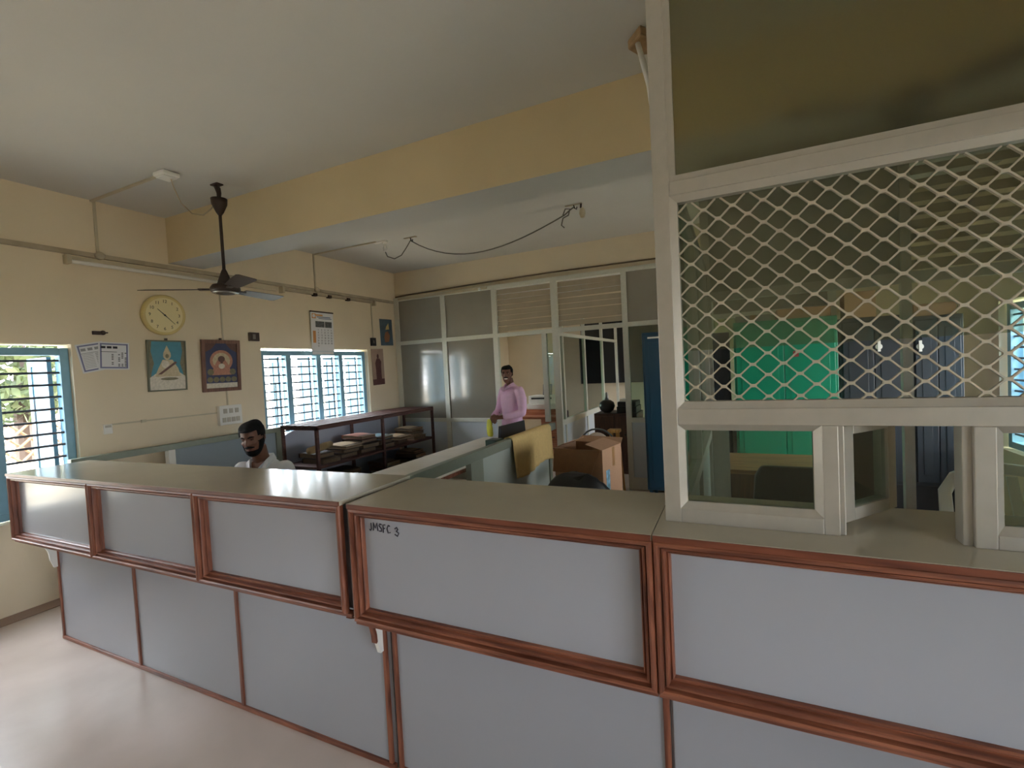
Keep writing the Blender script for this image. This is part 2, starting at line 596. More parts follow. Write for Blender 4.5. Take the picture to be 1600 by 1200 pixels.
def counter(x0, x1, ups, lows, zt, zu, label, shear=None, end_left=False, end_right=False, inl=0.012, inr=0.012, skip=()):
    root = empty('service_counter', ((x0 + x1) / 2, YL, 0), label, 'counter', 'laminate counter units')
    mbs = []

    def B(mb, name, m, **k):
        if shear:
            for p in mb.v:
                p.z += shear * (x1 - p.x) / (x1 - x0) * p.z / 1.2
        return mb.build(name, m, root, **k)
    B(MB().box(x0 + inl, x1 - inr, YL + 0.005, YBK - 0.02, 0.0, zu), 'base_cabinet', M_LAM)
    B(MB().box(x0 + inl, x1 - inr, YU + 0.027, YBK - 0.01, zu, zt - 0.018), 'upper_cabinet', M_LAM)
    B(MB().box(x0, x1, YU - 0.024, YBK, zt - 0.018, zt), 'countertop', M_TOP, bevel=0.001)
    B(MB().box(x0 + 0.002, x1 - 0.002, YU - 0.028, YU - 0.0235, zt - 0.018, zt - 0.0015), 'edge_band', M_WOODD)
    for a, b in zip(ups[:-1], ups[1:]):
        B(MB().box(a + 0.03, b - 0.03, YU + 0.020, YU + 0.026, zu + 0.03, zt - 0.04), 'upper_panel', M_LAM)
        mb = MB().mould(a, b, zu, zt - 0.018, YU, STEP)
        B(mb, 'panel_moulding', [M_WOOD, M_WOODZ])
    for a, b in zip(lows[:-1], lows[1:]):
        B(MB().box(a + 0.008, b - 0.008, YL - 0.002, YL + 0.003, 0.02, zu - 0.002), 'lower_panel', M_LAM)
    for x in lows:
        if x in skip:
            continue
        xx = min(max(x, x0 + inl + 0.010), x1 - inr - 0.010)
        B(MB().box(xx - 0.0105, xx + 0.0105, YL - 0.012, YL + 0.003, 0.0, zu), 'upright_strip', M_WOODZ, bevel=0.003)
    B(MB().box(x0 + inl, x1 - inr, YL - 0.014, YL + 0.003, 0.0, 0.022), 'skirting_strip', M_WOOD, bevel=0.003)
    B(MB().box(x0 + inl, x1 - inr, YU - 0.012, YU + 0.02, zu - 0.014, zu), 'underside_strip', M_WOOD, bevel=0.002)
    for flag, xx in ((end_left, x0 + 0.012), (end_right, x1 - 0.03)):
        if flag:
            mb = MB().prism(bracket_poly(zu - 0.014, zu - 0.26), xx, xx + 0.018, 'X')
            B(mb, 'bracket', M_WHITE)
            pts_ = bracket_poly(zu - 0.014, zu - 0.26)[2:12]
            mb = MB()
            xa_, xb_ = xx - 0.004, xx + 0.022
            mb.rings([[(xa_, p_[0] - .008, p_[1] - .004), (xb_, p_[0] - .008, p_[1] - .004), (xb_, p_[0], p_[1]), (xa_, p_[0], p_[1])] for p_ in pts_])
            if flag == 'white':
                B(mb, 'bracket_edging', M_WOODZ)
    return root


c1 = counter(-4.245, -1.385, [-4.245, -3.255, -2.306, -1.392], [-4.24, -3.30, -2.362, -1.395], 1.222, 0.778,
             'long grey laminate counter with three framed upper panels at the left', shear=-0.034, end_left='grey', end_right='white', inr=-0.014)
c2 = counter(-1.350, -0.226, [-1.350, -0.226], [-1.345, -0.230], 1.216, 0.758,
             'grey laminate counter with handwritten black letters on its upper panel', inl=0.0, inr=0.0)
c3 = counter(-0.224, 0.98, [-0.224, 0.98], [-0.224, 0.98], 1.216, 0.758,
             'grey laminate counter under the latticed cash window at the right', inl=0.0, skip=(-0.224,))

# handwriting on the second counter
STROKES = {
    'J': [[(0.55, 1), (0.6, 0.2), (0.35, 0), (0, 0.15)]],
    'M': [[(0, 0), (0.1, 1), (0.45, 0.35), (0.85, 1), (1, 0)]],
    'S': [[(0.9, 0.9), (0.4, 1), (0.1, 0.75), (0.8, 0.4), (0.75, 0.05), (0.1, 0.08)]],
    'F': [[(0.1, 0), (0.15, 1), (0.85, 1)], [(0.12, 0.55), (0.7, 0.55)]],
    'C': [[(0.9, 0.9), (0.5, 1), (0.12, 0.55), (0.4, 0.02), (0.95, 0.12)]],
    '3': [[(0.1, 0.8), (0.5, 1), (0.75, 0.75), (0.4, 0.5), (0.9, 0.3), (0.6, -0.1), (0.05, 0.1)]],
}
xp = -1.282
for ch, w, dz in (('J', 0.017, 0), ('M', 0.026, 0.002), ('S', 0.018, 0), ('F', 0.017, -0.002), ('C', 0.021, -0.002), (' ', 0.014, 0), ('3', 0.026, -0.006)):
    if ch != ' ':
        hw = MB()
        for st in STROKES[ch]:
            hw.tube([(xp + u * w * 0.85, YU + 0.019, 1.106 + dz + v * 0.030) for u, v in st], 0.0024, 5)
        hw.build('marker_letter', mat('black_marker', srgb(40, 38, 52), 0.6), c2)
    xp += w * 1.05

# ================================================================ CASH WINDOW SCREEN on the counter
GY0, GY1 = 1.462, 1.512
ZT = 1.216
gs = empty('cash_window_screen', (0.37, 1.487, ZT), 'aluminium cash window screen with diamond lattice standing on the right counter', 'screen')


def G(mb, name, m=M_ALU, bevel=0.002, parent=None):
    return mb.build(name, m, parent or gs, bevel=bevel)


G(MB().box(-0.203, -0.158, GY0, GY1, ZT, ZC), 'corner_post')
G(MB().box(-0.203, -0.158, GY1, GY1 + 0.05, ZT, ZC), 'corner_post')
G(MB().box(0.93, 0.975, GY0, GY1, ZT, ZC), 'corner_post')
G(MB().box(-0.158, 0.93, GY0, GY1, 2.172, 2.212), 'middle_rail')
G(MB().box(-0.158, 0.93, GY0, GY1, 1.506, 1.553), 'lower_rail')
G(MB().box(-0.158, 0.93, GY0 + 0.002, GY1, ZC - 0.05, ZC), 'top_rail')
# frosted top light with beads
G(MB().mould(-0.158, 0.93, 2.212, ZC - 0.05, GY0 + 0.018, [(0, 0), (0, 0.012), (0.018, 0.010), (0.019, 0)]), 'glazing_bead', bevel=0)
G(MB().box(-0.145, 0.92, GY0 + 0.016, GY0 + 0.022, 2.225, ZC - 0.055), 'frosted_pane', M_FROSTO, bevel=0)
# lattice field
G(MB().mould(-0.158, 0.93, 1.553, 2.172, GY0 + 0.034, [(0, 0), (0, 0.03), (0.020, 0.022), (0.021, 0)]), 'lattice_bead', bevel=0)


def lattice(x0, x1, z0, z1, y, px, pz, ox, oz):
    b = MB()
    hw_, r = 0.0085, 0.0019
    nx = int((x1 - x0) / px) + 3
    nz = int((z1 - z0) / pz) + 3
    ib = int((x0 - ox) / px) - 1
    jb = int((z0 - oz) / pz) - 1

    def clip(p, q):
        t0, t1 = 0.0, 1.0
        d = q - p
        for ax, lo, hi in ((0, x0, x1), (2, z0, z1)):
            if abs(d[ax]) < 1e-9:
                if not lo <= p[ax] <= hi:
                    return None
                continue
            a, c = (lo - p[ax]) / d[ax], (hi - p[ax]) / d[ax]
            if a > c:
                a, c = c, a
            t0, t1 = max(t0, a), min(t1, c)
        if t1 - t0 < 1e-3:
            return None
        return p + d * t0, p + d * t1
    nodes = []
    for i in range(ib, ib + nx):
        for j in range(jb, jb + nz):
            for h in (0, 1):
                nodes.append((ox + (i + 0.5 * h) * px, oz + (j + 0.5 * h) * pz))
    for (x, z) in nodes:
        if x0 < x - hw_ and x + hw_ < x1 and z0 + 0.005 < z < z1 - 0.005:
            b.box(x - hw_, x + hw_, y - 0.005, y + 0.005, z - 0.0042, z + 0.0042)
        for sx in (-1, 1):
            # slightly curved link up to the neighbouring node
            p = [(x + sx * hw_ * 0.7, z + 0.003), (x + sx * (hw_ + 0.002), z + 0.0065), (x + sx * (px / 2 - hw_ - 0.002), z + pz / 2 - 0.0065), (x + sx * (px / 2 - hw_ * 0.7), z + pz / 2 - 0.003)]
            for (a, c) in zip(p[:-1], p[1:]):
                s = clip(Vector((a[0], y, a[1])), Vector((c[0], y, c[1])))
                if s:
                    d_ = (s[1] - s[0]).normalized()
                    q_ = Vector((-d_.z, 0, d_.x)) * r
                    e_ = Vector((0, 0.0048, 0))
                    b.hexa([s[0] - q_ - e_, s[1] - q_ - e_, s[1] + q_ - e_, s[0] + q_ - e_, s[0] - q_ + e_, s[1] - q_ + e_, s[1] + q_ + e_, s[0] + q_ + e_])
    return b


G(lattice(-0.138, 0.91, 1.573, 2.152, GY0 + 0.022, 0.0752, 0.0595, 0.2700, 1.6740), 'diamond_lattice', mat('lattice_aluminium', srgb(196, 188, 170), 0.35, metal=0.3), bevel=0)
G(MB().box(-0.138, 0.91, GY0 + 0.036, GY0 + 0.041, 1.722, 2.155), 'lattice_pane', M_GRILLEGLASS, bevel=0)


def sash(xa, xb, za, zb, wl, wr, wb, wt, name='fixed_sash'):
    """framed fixed light with splayed inner beads"""
    m = MB()
    if wl:
        m.box(xa, xa + wl, GY0, GY1, za, zb)
    if wr:
        m.box(xb - wr, xb, GY0, GY1, za, zb)
    m.box(xa + wl, xb - wr, GY0, GY1, za, za + wb)
    if wt:
        m.box(xa + wl, xb - wr, GY0, GY1, zb - wt, zb)
    s = G(m, name)
    G(MB().mould(xa + wl, xb - wr, za + wb, zb - wt, GY0 + 0.03, [(0, 0), (0, 0.028), (0.018, 0.010), (0.019, 0)]), 'glazing_bead', bevel=0, parent=s)
    G(MB().box(xa + wl + 0.01, xb - wr - 0.01, GY0 + 0.022, GY0 + 0.027, za + wb + 0.01, zb - wt - 0.01), 'pane', M_GLASS, bevel=0, parent=s)
    return s


sash(-0.158, 0.236, ZT, 1.506, 0.0, 0.036, 0.042, 0.0)
sash(0.503, 0.93, ZT, 1.506, 0.040, 0.0, 0.034, 0.0)
G(MB().box(0.484, 0.503, GY0 + 0.012, GY1 + 0.01, ZT, 1.506), 'opening_jamb')
# swinging hatch
ha, hb = Vector((0.243, 1.517)), Vector((0.405, 1.714))
hd = (hb - ha).normalized()
L = (hb - ha).length
Mh = Matrix(((hd.x, -hd.y, 0, ha.x), (hd.y, hd.x, 0, ha.y), (0, 0, 1, 0), (0, 0, 0, 1)))
mm = MB(Mh)
mm.box(0, 0.05, -0.012, 0.012, 1.236, 1.497).box(L - 0.04, L, -0.012, 0.012, 1.236, 1.497)
mm.box(0.05, L - 0.04, -0.012, 0.012, 1.236, 1.27).box(0.05, L - 0.04, -0.012, 0.012, 1.472, 1.497)
hatch = G(mm, 'hinged_hatch')
G(MB(Mh).box(0.045, L - 0.035, -0.003, 0.003, 1.265, 1.477), 'pane', M_GLASSG, bevel=0, parent=hatch)
G(MB().box(0.236, 0.25, GY0 + 0.01, GY1 + 0.012, ZT, 1.506), 'opening_jamb')

# ================================================================ BACK GLAZED PARTITION
PY0, PY1 = 6.29, 6.345
bp = empty('glazed_partition', (-2.9, 6.32, 0), 'aluminium glazed partition with louvred transoms across the back of the room', 'partition')


def Bp(mb, name, m=M_ALUB, bevel=0.0, parent=None):
    return mb.build(name, m, parent or bp, bevel=bevel)


ptop = lambda x: 2.865
POSTS = [(-5.055, -4.965), (-4.145, -4.065), (-3.245, -3.165), (-2.31, -2.215), (-1.325, -1.255), (-0.3, -0.22), (0.95, 1.03)]
for a, b in POSTS:
    Bp(MB().box(a, b, PY0, PY1, 0, 2.93), 'post')
gaps = [(POSTS[i][1], POSTS[i + 1][0]) for i in range(len(POSTS) - 1)]
for i, (a, b) in enumerate(gaps):
    Bp(MB().box(a, b, PY0, PY1, 2.87, 2.93), 'top_rail')
    Bp(MB().box(a, b, PY0, PY1, 2.155, 2.215), 'transom_rail')
    if i in (0, 1):
        Bp(MB().box(a, b, PY0 + 0.02, PY1 - 0.01, 2.215, 2.87), 'upper_pane', M_FROSTU)
    if i >= 4:
        Bp(MB().box(a, b, PY0 + 0.02, PY1 - 0.01, 2.215, 2.87), 'upper_pane', M_FROSTU)
    if i in (2, 3):
        n = 8
        for k in range(n):
            zc = 2.235 + (k + 0.5) * (0.625 / n)
            t = 0.16
            sag = random.uniform(-0.009, 0.009)
            hz, hy = 0.0355 * math.cos(t), 0.0355 * math.sin(t)
            mb = MB()
            mb.hexa([(a + 0.005, PY0 + 0.027 - hy, zc - hz), (b - 0.005, PY0 + 0.027 - hy, zc - hz + sag), (b - 0.005, PY0 + 0.032 - hy, zc - hz + sag), (a + 0.005, PY0 + 0.032 - hy, zc - hz),
                     (a + 0.005, PY0 + 0.027 + hy, zc + hz), (b - 0.005, PY0 + 0.027 + hy, zc + hz + sag), (b - 0.005, PY0 + 0.032 + hy, zc + hz + sag), (a + 0.005, PY0 + 0.032 + hy, zc + hz)])
            Bp(mb, 'louvre_blade', mat('louvre_glass', srgb(180, 168, 146), 0.35, var=0.05))
    if i in (0, 1, 4, 5):
        Bp(MB().box(a, b, PY0, PY1, 0.895, 0.955), 'dado_rail')
        Bp(MB().box(a, b, PY0, PY1, 0.0, 0.16), 'bottom_rail')
        Bp(MB().box(a, b, PY0 + 0.02, PY1 - 0.015, 0.16, 0.895), 'lower_panel', M_PANELW)
        Bp(MB().box(a, b, PY0 + 0.02, PY1 - 0.015, 0.955, 2.155), 'obscured_pane', M_FROSTG if i < 2 else M_GLASSG)
# side light by the doorway
Bp(MB().box(-2.475, -2.405, PY0, PY1, 0.9, 2.155), 'side_stile')
Bp(MB().box(-2.405, -2.31, PY0 + 0.025, PY0 + 0.03, 0.9, 2.155), 'side_pane', M_GLASS)

# far partition of the back office, running away from the room
fp = empty('glazed_partition', (-2.3, 8.0, 0), 'glazed office partition with white lower panels running back behind the louvred one', 'partition')
fy = [6.36, 6.62, 7.74, 8.93]
for k, y in enumerate(fy):
    MB().box(-2.325, -2.275, y, y + 0.05, 0, 2.5).build('post', M_ALUB, fp)
for a, b in zip(fy[:-1], fy[1:]):
    MB().box(-2.325, -2.275, a + 0.05, b, 0.82, 0.90).build('sill_rail', M_ALUB, fp)
    MB().box(-2.325, -2.275, a + 0.05, b, 2.12, 2.17).build('transom_rail', M_ALUB, fp)
    MB().box(-2.31, -2.29, a + 0.05, b, 0.05, 0.82).build('lower_panel', M_PANELW, fp)
    MB().box(-2.303, -2.297, a + 0.05, b, 0.90, 2.12).build('pane', M_GLASSG, fp)
MB().box(-2.325, -2.275, 10.15, 10.2, 0, 2.5).build('post', M_ALUB, fp)
MB().box(-2.325, -2.275, 8.98, 10.15, 2.12, 2.17).build('transom_rail', M_ALUB, fp)

# low rail partition between the two work areas
lp = empty('low_partition', (-2.34, 4.0, 0), 'low grey green partition with a sloping view of its rail and a cloth over it', 'partition')
lp['label'] = 'low grey green aluminium partition behind the middle counter with a cloth on it'
MB().box(-2.385, -2.315, 1.80, 6.28, 0.80, 0.895).build('top_rail', M_ALUG, lp, bevel=0.004)
for y0, y1 in ((1.8, 1.87), (3.9, 4.14), (6.0, 6.08)):
    MB().box(-2.38, -2.32, y0, y1, 0, 0.80).build('post', M_ALUG, lp)
MB().box(-2.355, -2.34, 4.14, 6.0, 0.08, 0.80).build('panel', M_PANELG, lp)
MB().box(-2.38, -2.32, 4.14, 6.0, 0.0, 0.08).build('bottom_rail', M_ALUG, lp)

# towel hung over the rail
tw = MB()
cols, prof = 26, []
for k in range(10):
    prof.append((-2.398 - 0.004 * math.sin(k), 0.62 + (0.898 - 0.62) * k / 9))
prof += [(-2.385, 0.902), (-2.35, 0.906), (-2.318, 0.902)]
for k in range(1, 15):
    prof.append((-2.302 + 0.004, 0.898 - 0.46 * k / 14))
rings = []
for i in range(cols + 1):
    y = 4.80 + (6.02 - 4.80) * i / cols
    ring = []
    for j, (x, z) in enumerate(prof):
        drop = max(0, (0.895 - z))
        wv = 0.016 * math.sin(i * 0.9 + j * 0.05) * drop * 3.2 + 0.01 * math.sin(i * 0.37) * drop
        zz = z - (0.03 * math.sin(i * 0.25) if j > 12 else 0) * drop / 0.46
        ring.append((x + (abs(wv) if j > 12 else -abs(wv)), y + (0.05 * drop if j > 12 else 0), zz))
    rings.append(ring)
n = len(prof)
tw._add([p for r in rings for p in r], [(k * n + i, k * n + i + 1, (k + 1) * n + i + 1, (k + 1) * n + i) for k in range(cols) for i in range(n - 1)])
to = tw.build('towel', mat('mustard_cloth', srgb(198, 170, 112), 0.9, var=0.06, scale=30, bump=0.3, bscale=200), smooth=True)
_s = to.modifiers.new('thick', 'SOLIDIFY')
_s.thickness = 0.004
_s.offset = 1
tag(to, 'mustard yellow cloth draped over the low grey green partition', 'towel')

# ================================================================ LEFT LOW PARTITION AND BOARD
l2 = empty('low_partition', (-4.87, 2.9, 0), 'low blue grey partition standing along the window wall behind the seated man', 'partition')
MB().box(-4.90, -4.84, 1.9, 3.84, 1.085, 1.14).build('top_rail', M_ALUG, l2, bevel=0.003)
MB().box(-4.90, -4.84, 2.62, 2.68, 0, 1.085).build('post', M_WHITE, l2)
MB().box(-4.90, -4.84, 3.78, 3.84, 0, 1.085).build('post', M_ALUG, l2)
MB().box(-4.90, -4.84, 1.9, 1.96, 0, 1.085).build('post', M_ALUG, l2)
MB().box(-4.88, -4.86, 2.68, 3.78, 0.05, 1.085).build('panel', M_PANELB, l2)
bd = MB()
top = [(3.95, 0.98)] + [(3.95 + 0.5 * (1 - math.cos(a)), 0.98 + 0.11 * math.sin(a)) for a in [PI / 2 * k / 6 for k in range(1, 7)]] + [(6.1, 1.085)]
bd.prism([(3.95, 0.0)] + top + [(6.1, 0.0)], -4.965, -4.945, 'X')
tag(bd.build('backing_board', mat('grey_blue_board', srgb(150, 156, 168), 0.5, var=0.04, scale=2)), 'grey blue board standing between the brown rack and the window wall', 'board')

# ================================================================ RACK WITH FILES
rk = empty('storage_rack', (-4.6, 5.03, 0), 'dark brown two-bay storage rack full of files below the window', 'rack')
RX0, RX1, RY0, RY1 = -4.885, -4.30, 3.87, 6.17
for x in (RX0, RX1 - 0.035):
    for y in (RY0, 4.98, RY1 - 0.035):
        MB().box(x, x + 0.035, y, y + 0.035, 0, 1.15).build('post', M_RACK, rk, bevel=0.003)
for z in (0.25, 0.68):
    MB().box(RX0, RX1, RY0, RY1, z - 0.025, z).build('shelf', M_RACK, rk, bevel=0.003)
for k in range(5):
    xa = RX0 + k * 0.117
    MB().box(xa + 0.012, xa + 0.100, RY0, RY1, 1.13, 1.152).build('top_slat', M_RACK, rk, bevel=0.003)
for y in (RY0, 4.98, RY1 - 0.035):
    MB().box(RX0, RX1, y, y + 0.03, 1.10, 1.13).build('cross_bearer', M_RACK, rk)
MB().box(RX1 - 0.03, RX1, RY0, RY1, 1.10, 1.13).build('front_bearer', M_RACK, rk)

FC = {
    'brown': mat('brown_file_card', srgb(150, 112, 82), 0.75, var=0.08, scale=12),
    'buff': mat('buff_file_card', srgb(196, 172, 138), 0.75, var=0.06, scale=12),
    'pink': mat('faded_pink_file_card', srgb(176, 122, 106), 0.75, var=0.06, scale=12),
    'blue': mat('pale_blue_file_card', srgb(140, 172, 182), 0.7, var=0.06, scale=12),
    'dark': mat('black_brown_file_card', srgb(46, 36, 32), 0.6, var=0.1, scale=12),
    'grey': mat('grey_file_card', srgb(128, 124, 118), 0.7, var=0.08, scale=12),
}


def file_folder(c, z, w, l, t, rz, colour, label, tilt=0.0, name='paper_file', group='paper files on the brown rack'):
    Mf = Matrix.Translation((c[0], c[1], z)) @ Matrix.Rotation(rz, 4, 'Z') @ Matrix.Rotation(tilt, 4, 'X')
    root = empty(name, (c[0], c[1], z), label, 'file', group)
    cv = MB(Mf)
    cv.box(-w / 2, w / 2, -l / 2, l / 2, 0, 0.003)
    n = 6
    for k in range(n):
        a, b = -w / 2 + w * k / n, -w / 2 + w * (k + 1) / n
        za, zb = t + 0.006 * math.sin(k * 0.9), t + 0.006 * math.sin((k + 1) * 0.9)
        cv.hexa([(a, -l / 2, za), (b, -l / 2, zb), (b, l / 2, zb), (a, l / 2, za), (a, -l / 2, za + 0.003), (b, -l / 2, zb + 0.003), (b, l / 2, zb + 0.003), (a, l / 2, za + 0.003)])
    cv.box(-w / 2 - 0.003, -w / 2, -l / 2, l / 2, 0, t + 0.003)
    cv.build('cover', FC[colour], root)
    MB(Mf).box(-w / 2 + 0.004, w / 2 - 0.016, -l / 2 + 0.010, l / 2 - 0.010, 0.003, t - 0.001).build('pages', M_AGED, root)
    return root


M_AGED = mat('aged_pages', srgb(104, 88, 70), .85, var=.15, scale=50)
PILES = [
    (4.13, 0.68, 'nearest the seated man on the middle shelf', [('dark', .05), ('dark', .05)]),
    # y, shelf z, list of (colour, thickness)
    (4.49, 0.68, 'middle shelf beyond the rolled chart', [('dark', .05), ('dark', .04), ('buff', .035)]),
    (4.84, 0.68, 'middle shelf before the centre post', [('dark', .05), ('dark', .05), ('dark', .04), ('pink', .04)]),
    (5.19, 0.68, 'middle shelf past the centre post', [('grey', .05), ('dark', .045), ('blue', .04)]),
    (5.54, 0.68, 'middle shelf, far bay', [('dark', .05), ('buff', .045)]),
    (5.92, 0.68, 'far end of the middle shelf', [('brown', .06), ('brown', .05), ('buff', .035)]),
    (4.5, 0.25, 'near end of the bottom shelf', [('dark', .07), ('dark', .06), ('grey', .05), ('dark', .05)]),
    (5.3, 0.25, 'centre of the bottom shelf', [('dark', .07), ('brown', .06), ('grey', .05)]),
    (5.9, 0.25, 'far end of the bottom shelf', [('brown', .07), ('dark', .06), ('grey', .05), ('buff', .04)]),
]
ORD = {1: ['alone'], 2: ['lowest', 'topmost'], 3: ['lowest', 'middle one', 'topmost'], 4: ['lowest', 'second from below', 'third from below', 'topmost']}
CN = {'dark': 'blackish brown', 'brown': 'brown', 'buff': 'buff', 'pink': 'faded pink', 'blue': 'pale blue', 'grey': 'grey'}
for (y, z, where, lst) in PILES:
    zz = z + 0.001
    for i, (cname, t) in enumerate(lst):
        file_folder((-4.57 + random.uniform(-.03, .03), y + random.uniform(-.02, .02)), zz, 0.36 + random.uniform(-.03, .03), 0.27 + random.uniform(-.02, .02), t, random.uniform(-.09, .09), cname,
                    '%s paper file, %s of the pile, %s' % (CN[cname], ORD[len(lst)][i], where))
        zz += t + 0.014
# rolled mat and dark bag on the near bay
ro = MB().tube([(-4.46, 3.89, 0.858), (-4.48, 4.02, 0.86), (-4.52, 4.17, 0.866), (-4.55, 4.30, 0.872)], [0.04, 0.044, 0.044, 0.036], 14)
tag(ro.build('rolled_chart', mat('tan_canvas', srgb(150, 128, 92), 0.85, var=0.1, scale=12), smooth=True), 'tan rolled canvas chart lying on dark files at the near end of the rack', 'roll')


def lumpy(mb, c, rx, ry, rz, seed, n=22, m=14, amp=0.12):
    rnd = random.Random(seed)
    ph = [rnd.uniform(0, 6.28) for _ in range(6)]
    rings = []
    for j in range(1, m):
        t = PI * j / m
        ring = []
        for k in range(n):
            a = 2 * PI * k / n
            s = 1 + amp * (math.sin(3 * a + ph[0]) * math.sin(2 * t + ph[1]) + 0.6 * math.sin(5 * a + ph[2]) * math.sin(4 * t + ph[3]))
            zc = -math.cos(t)
            zc = max(zc, -0.85)
            ring.append((c[0] + rx * s * math.sin(t) ** 0.7 * math.cos(a), c[1] + ry * s * math.sin(t) ** 0.7 * math.sin(a), c[2] + rz * s * zc))
        rings.append(ring)
    return mb.rings(rings)


# ================================================================ THINGS ON THE LEFT WALL
def WM(y, z, out=0.0):
    """wall frame: local x -> +Y, local y -> +Z, local z -> out of the wall (+X)"""
    return Matrix(((0, 0, 1, XL + out), (1, 0, 0, y), (0, 1, 0, z), (0, 0, 0, 1)))


# clock
ck = empty('wall_clock', (XL, 2.772, 2.385), 'round yellowish wall clock above the framed pictures', 'clock')
Mt = WM(2.772, 2.385, 0.004) @ Matrix.Rotation(0.10, 4, 'X')
M_CKB = mat('yellowed_plastic', srgb(214, 192, 128), 0.35, var=0.03)
MB(Mt).lathe([(0.17, 0.0), (0.197, 0.012), (0.197, 0.035), (0.19, 0.052), (0.176, 0.056), (0.166, 0.046)], n=48).build('clock_case', M_CKB, ck, smooth=True)
MB(Mt).lathe([(0.168, 0.044), (0.168, 0.0465)], n=48).build('clock_dial', mat('cream_dial', srgb(228, 212, 160), 0.4, var=0.02), ck)
for h in range(1, 13):
    a = PI / 2 - h * PI / 6
    MB(Mt).text(str(h), 0.042, Matrix.Translation((0.132 * math.cos(a), 0.132 * math.sin(a), 0.0475)), 0.0005).build('numeral', M_BLACK, ck)
hh = MB(Mt)
for ang, ln, w in ((PI / 2 - (10 + 22 / 60) * PI / 6, 0.088, 0.010),):
    d, p = Vector((math.cos(ang), math.sin(ang), 0)), Vector((-math.sin(ang), math.cos(ang), 0))
    o = Vector((0, 0, 0.049))
    hh._add([o - d * 0.02 - p * w / 2, o - d * 0.02 + p * w / 2, o + d * ln + p * w / 4, o + d * ln - p * w / 4], [(0, 1, 2, 3)])
hh.build('hour_hand', M_BLACK, ck)
hm = MB(Mt)
ang = PI / 2 - 22 / 60 * 2 * PI
d, p = Vector((math.cos(ang), math.sin(ang), 0)), Vector((-math.sin(ang), math.cos(ang), 0))
o = Vector((0, 0, 0.0505))
hm._add([o - d * 0.025 - p * 0.004, o - d * 0.025 + p * 0.004, o + d * 0.125 + p * 0.002, o + d * 0.125 - p * 0.002], [(0, 1, 2, 3)])
hm.build('minute_hand', M_BLACK, ck)
MB(Mt).lathe([(0.008, 0.046), (0.008, 0.053), (0.003, 0.054)], n=12).build('centre_cap', M_BLACK, ck)


def flat(mb, poly, z):
    n = len(poly)
    return mb._add([(u, v, z) for u, v in poly], [tuple(range(n))])


def disc(mb, u, v, ru, rv, z, n=20):
    return flat(mb, [(u + ru * math.cos(2 * PI * k / n), v + rv * math.sin(2 * PI * k / n)) for k in range(n)], z)


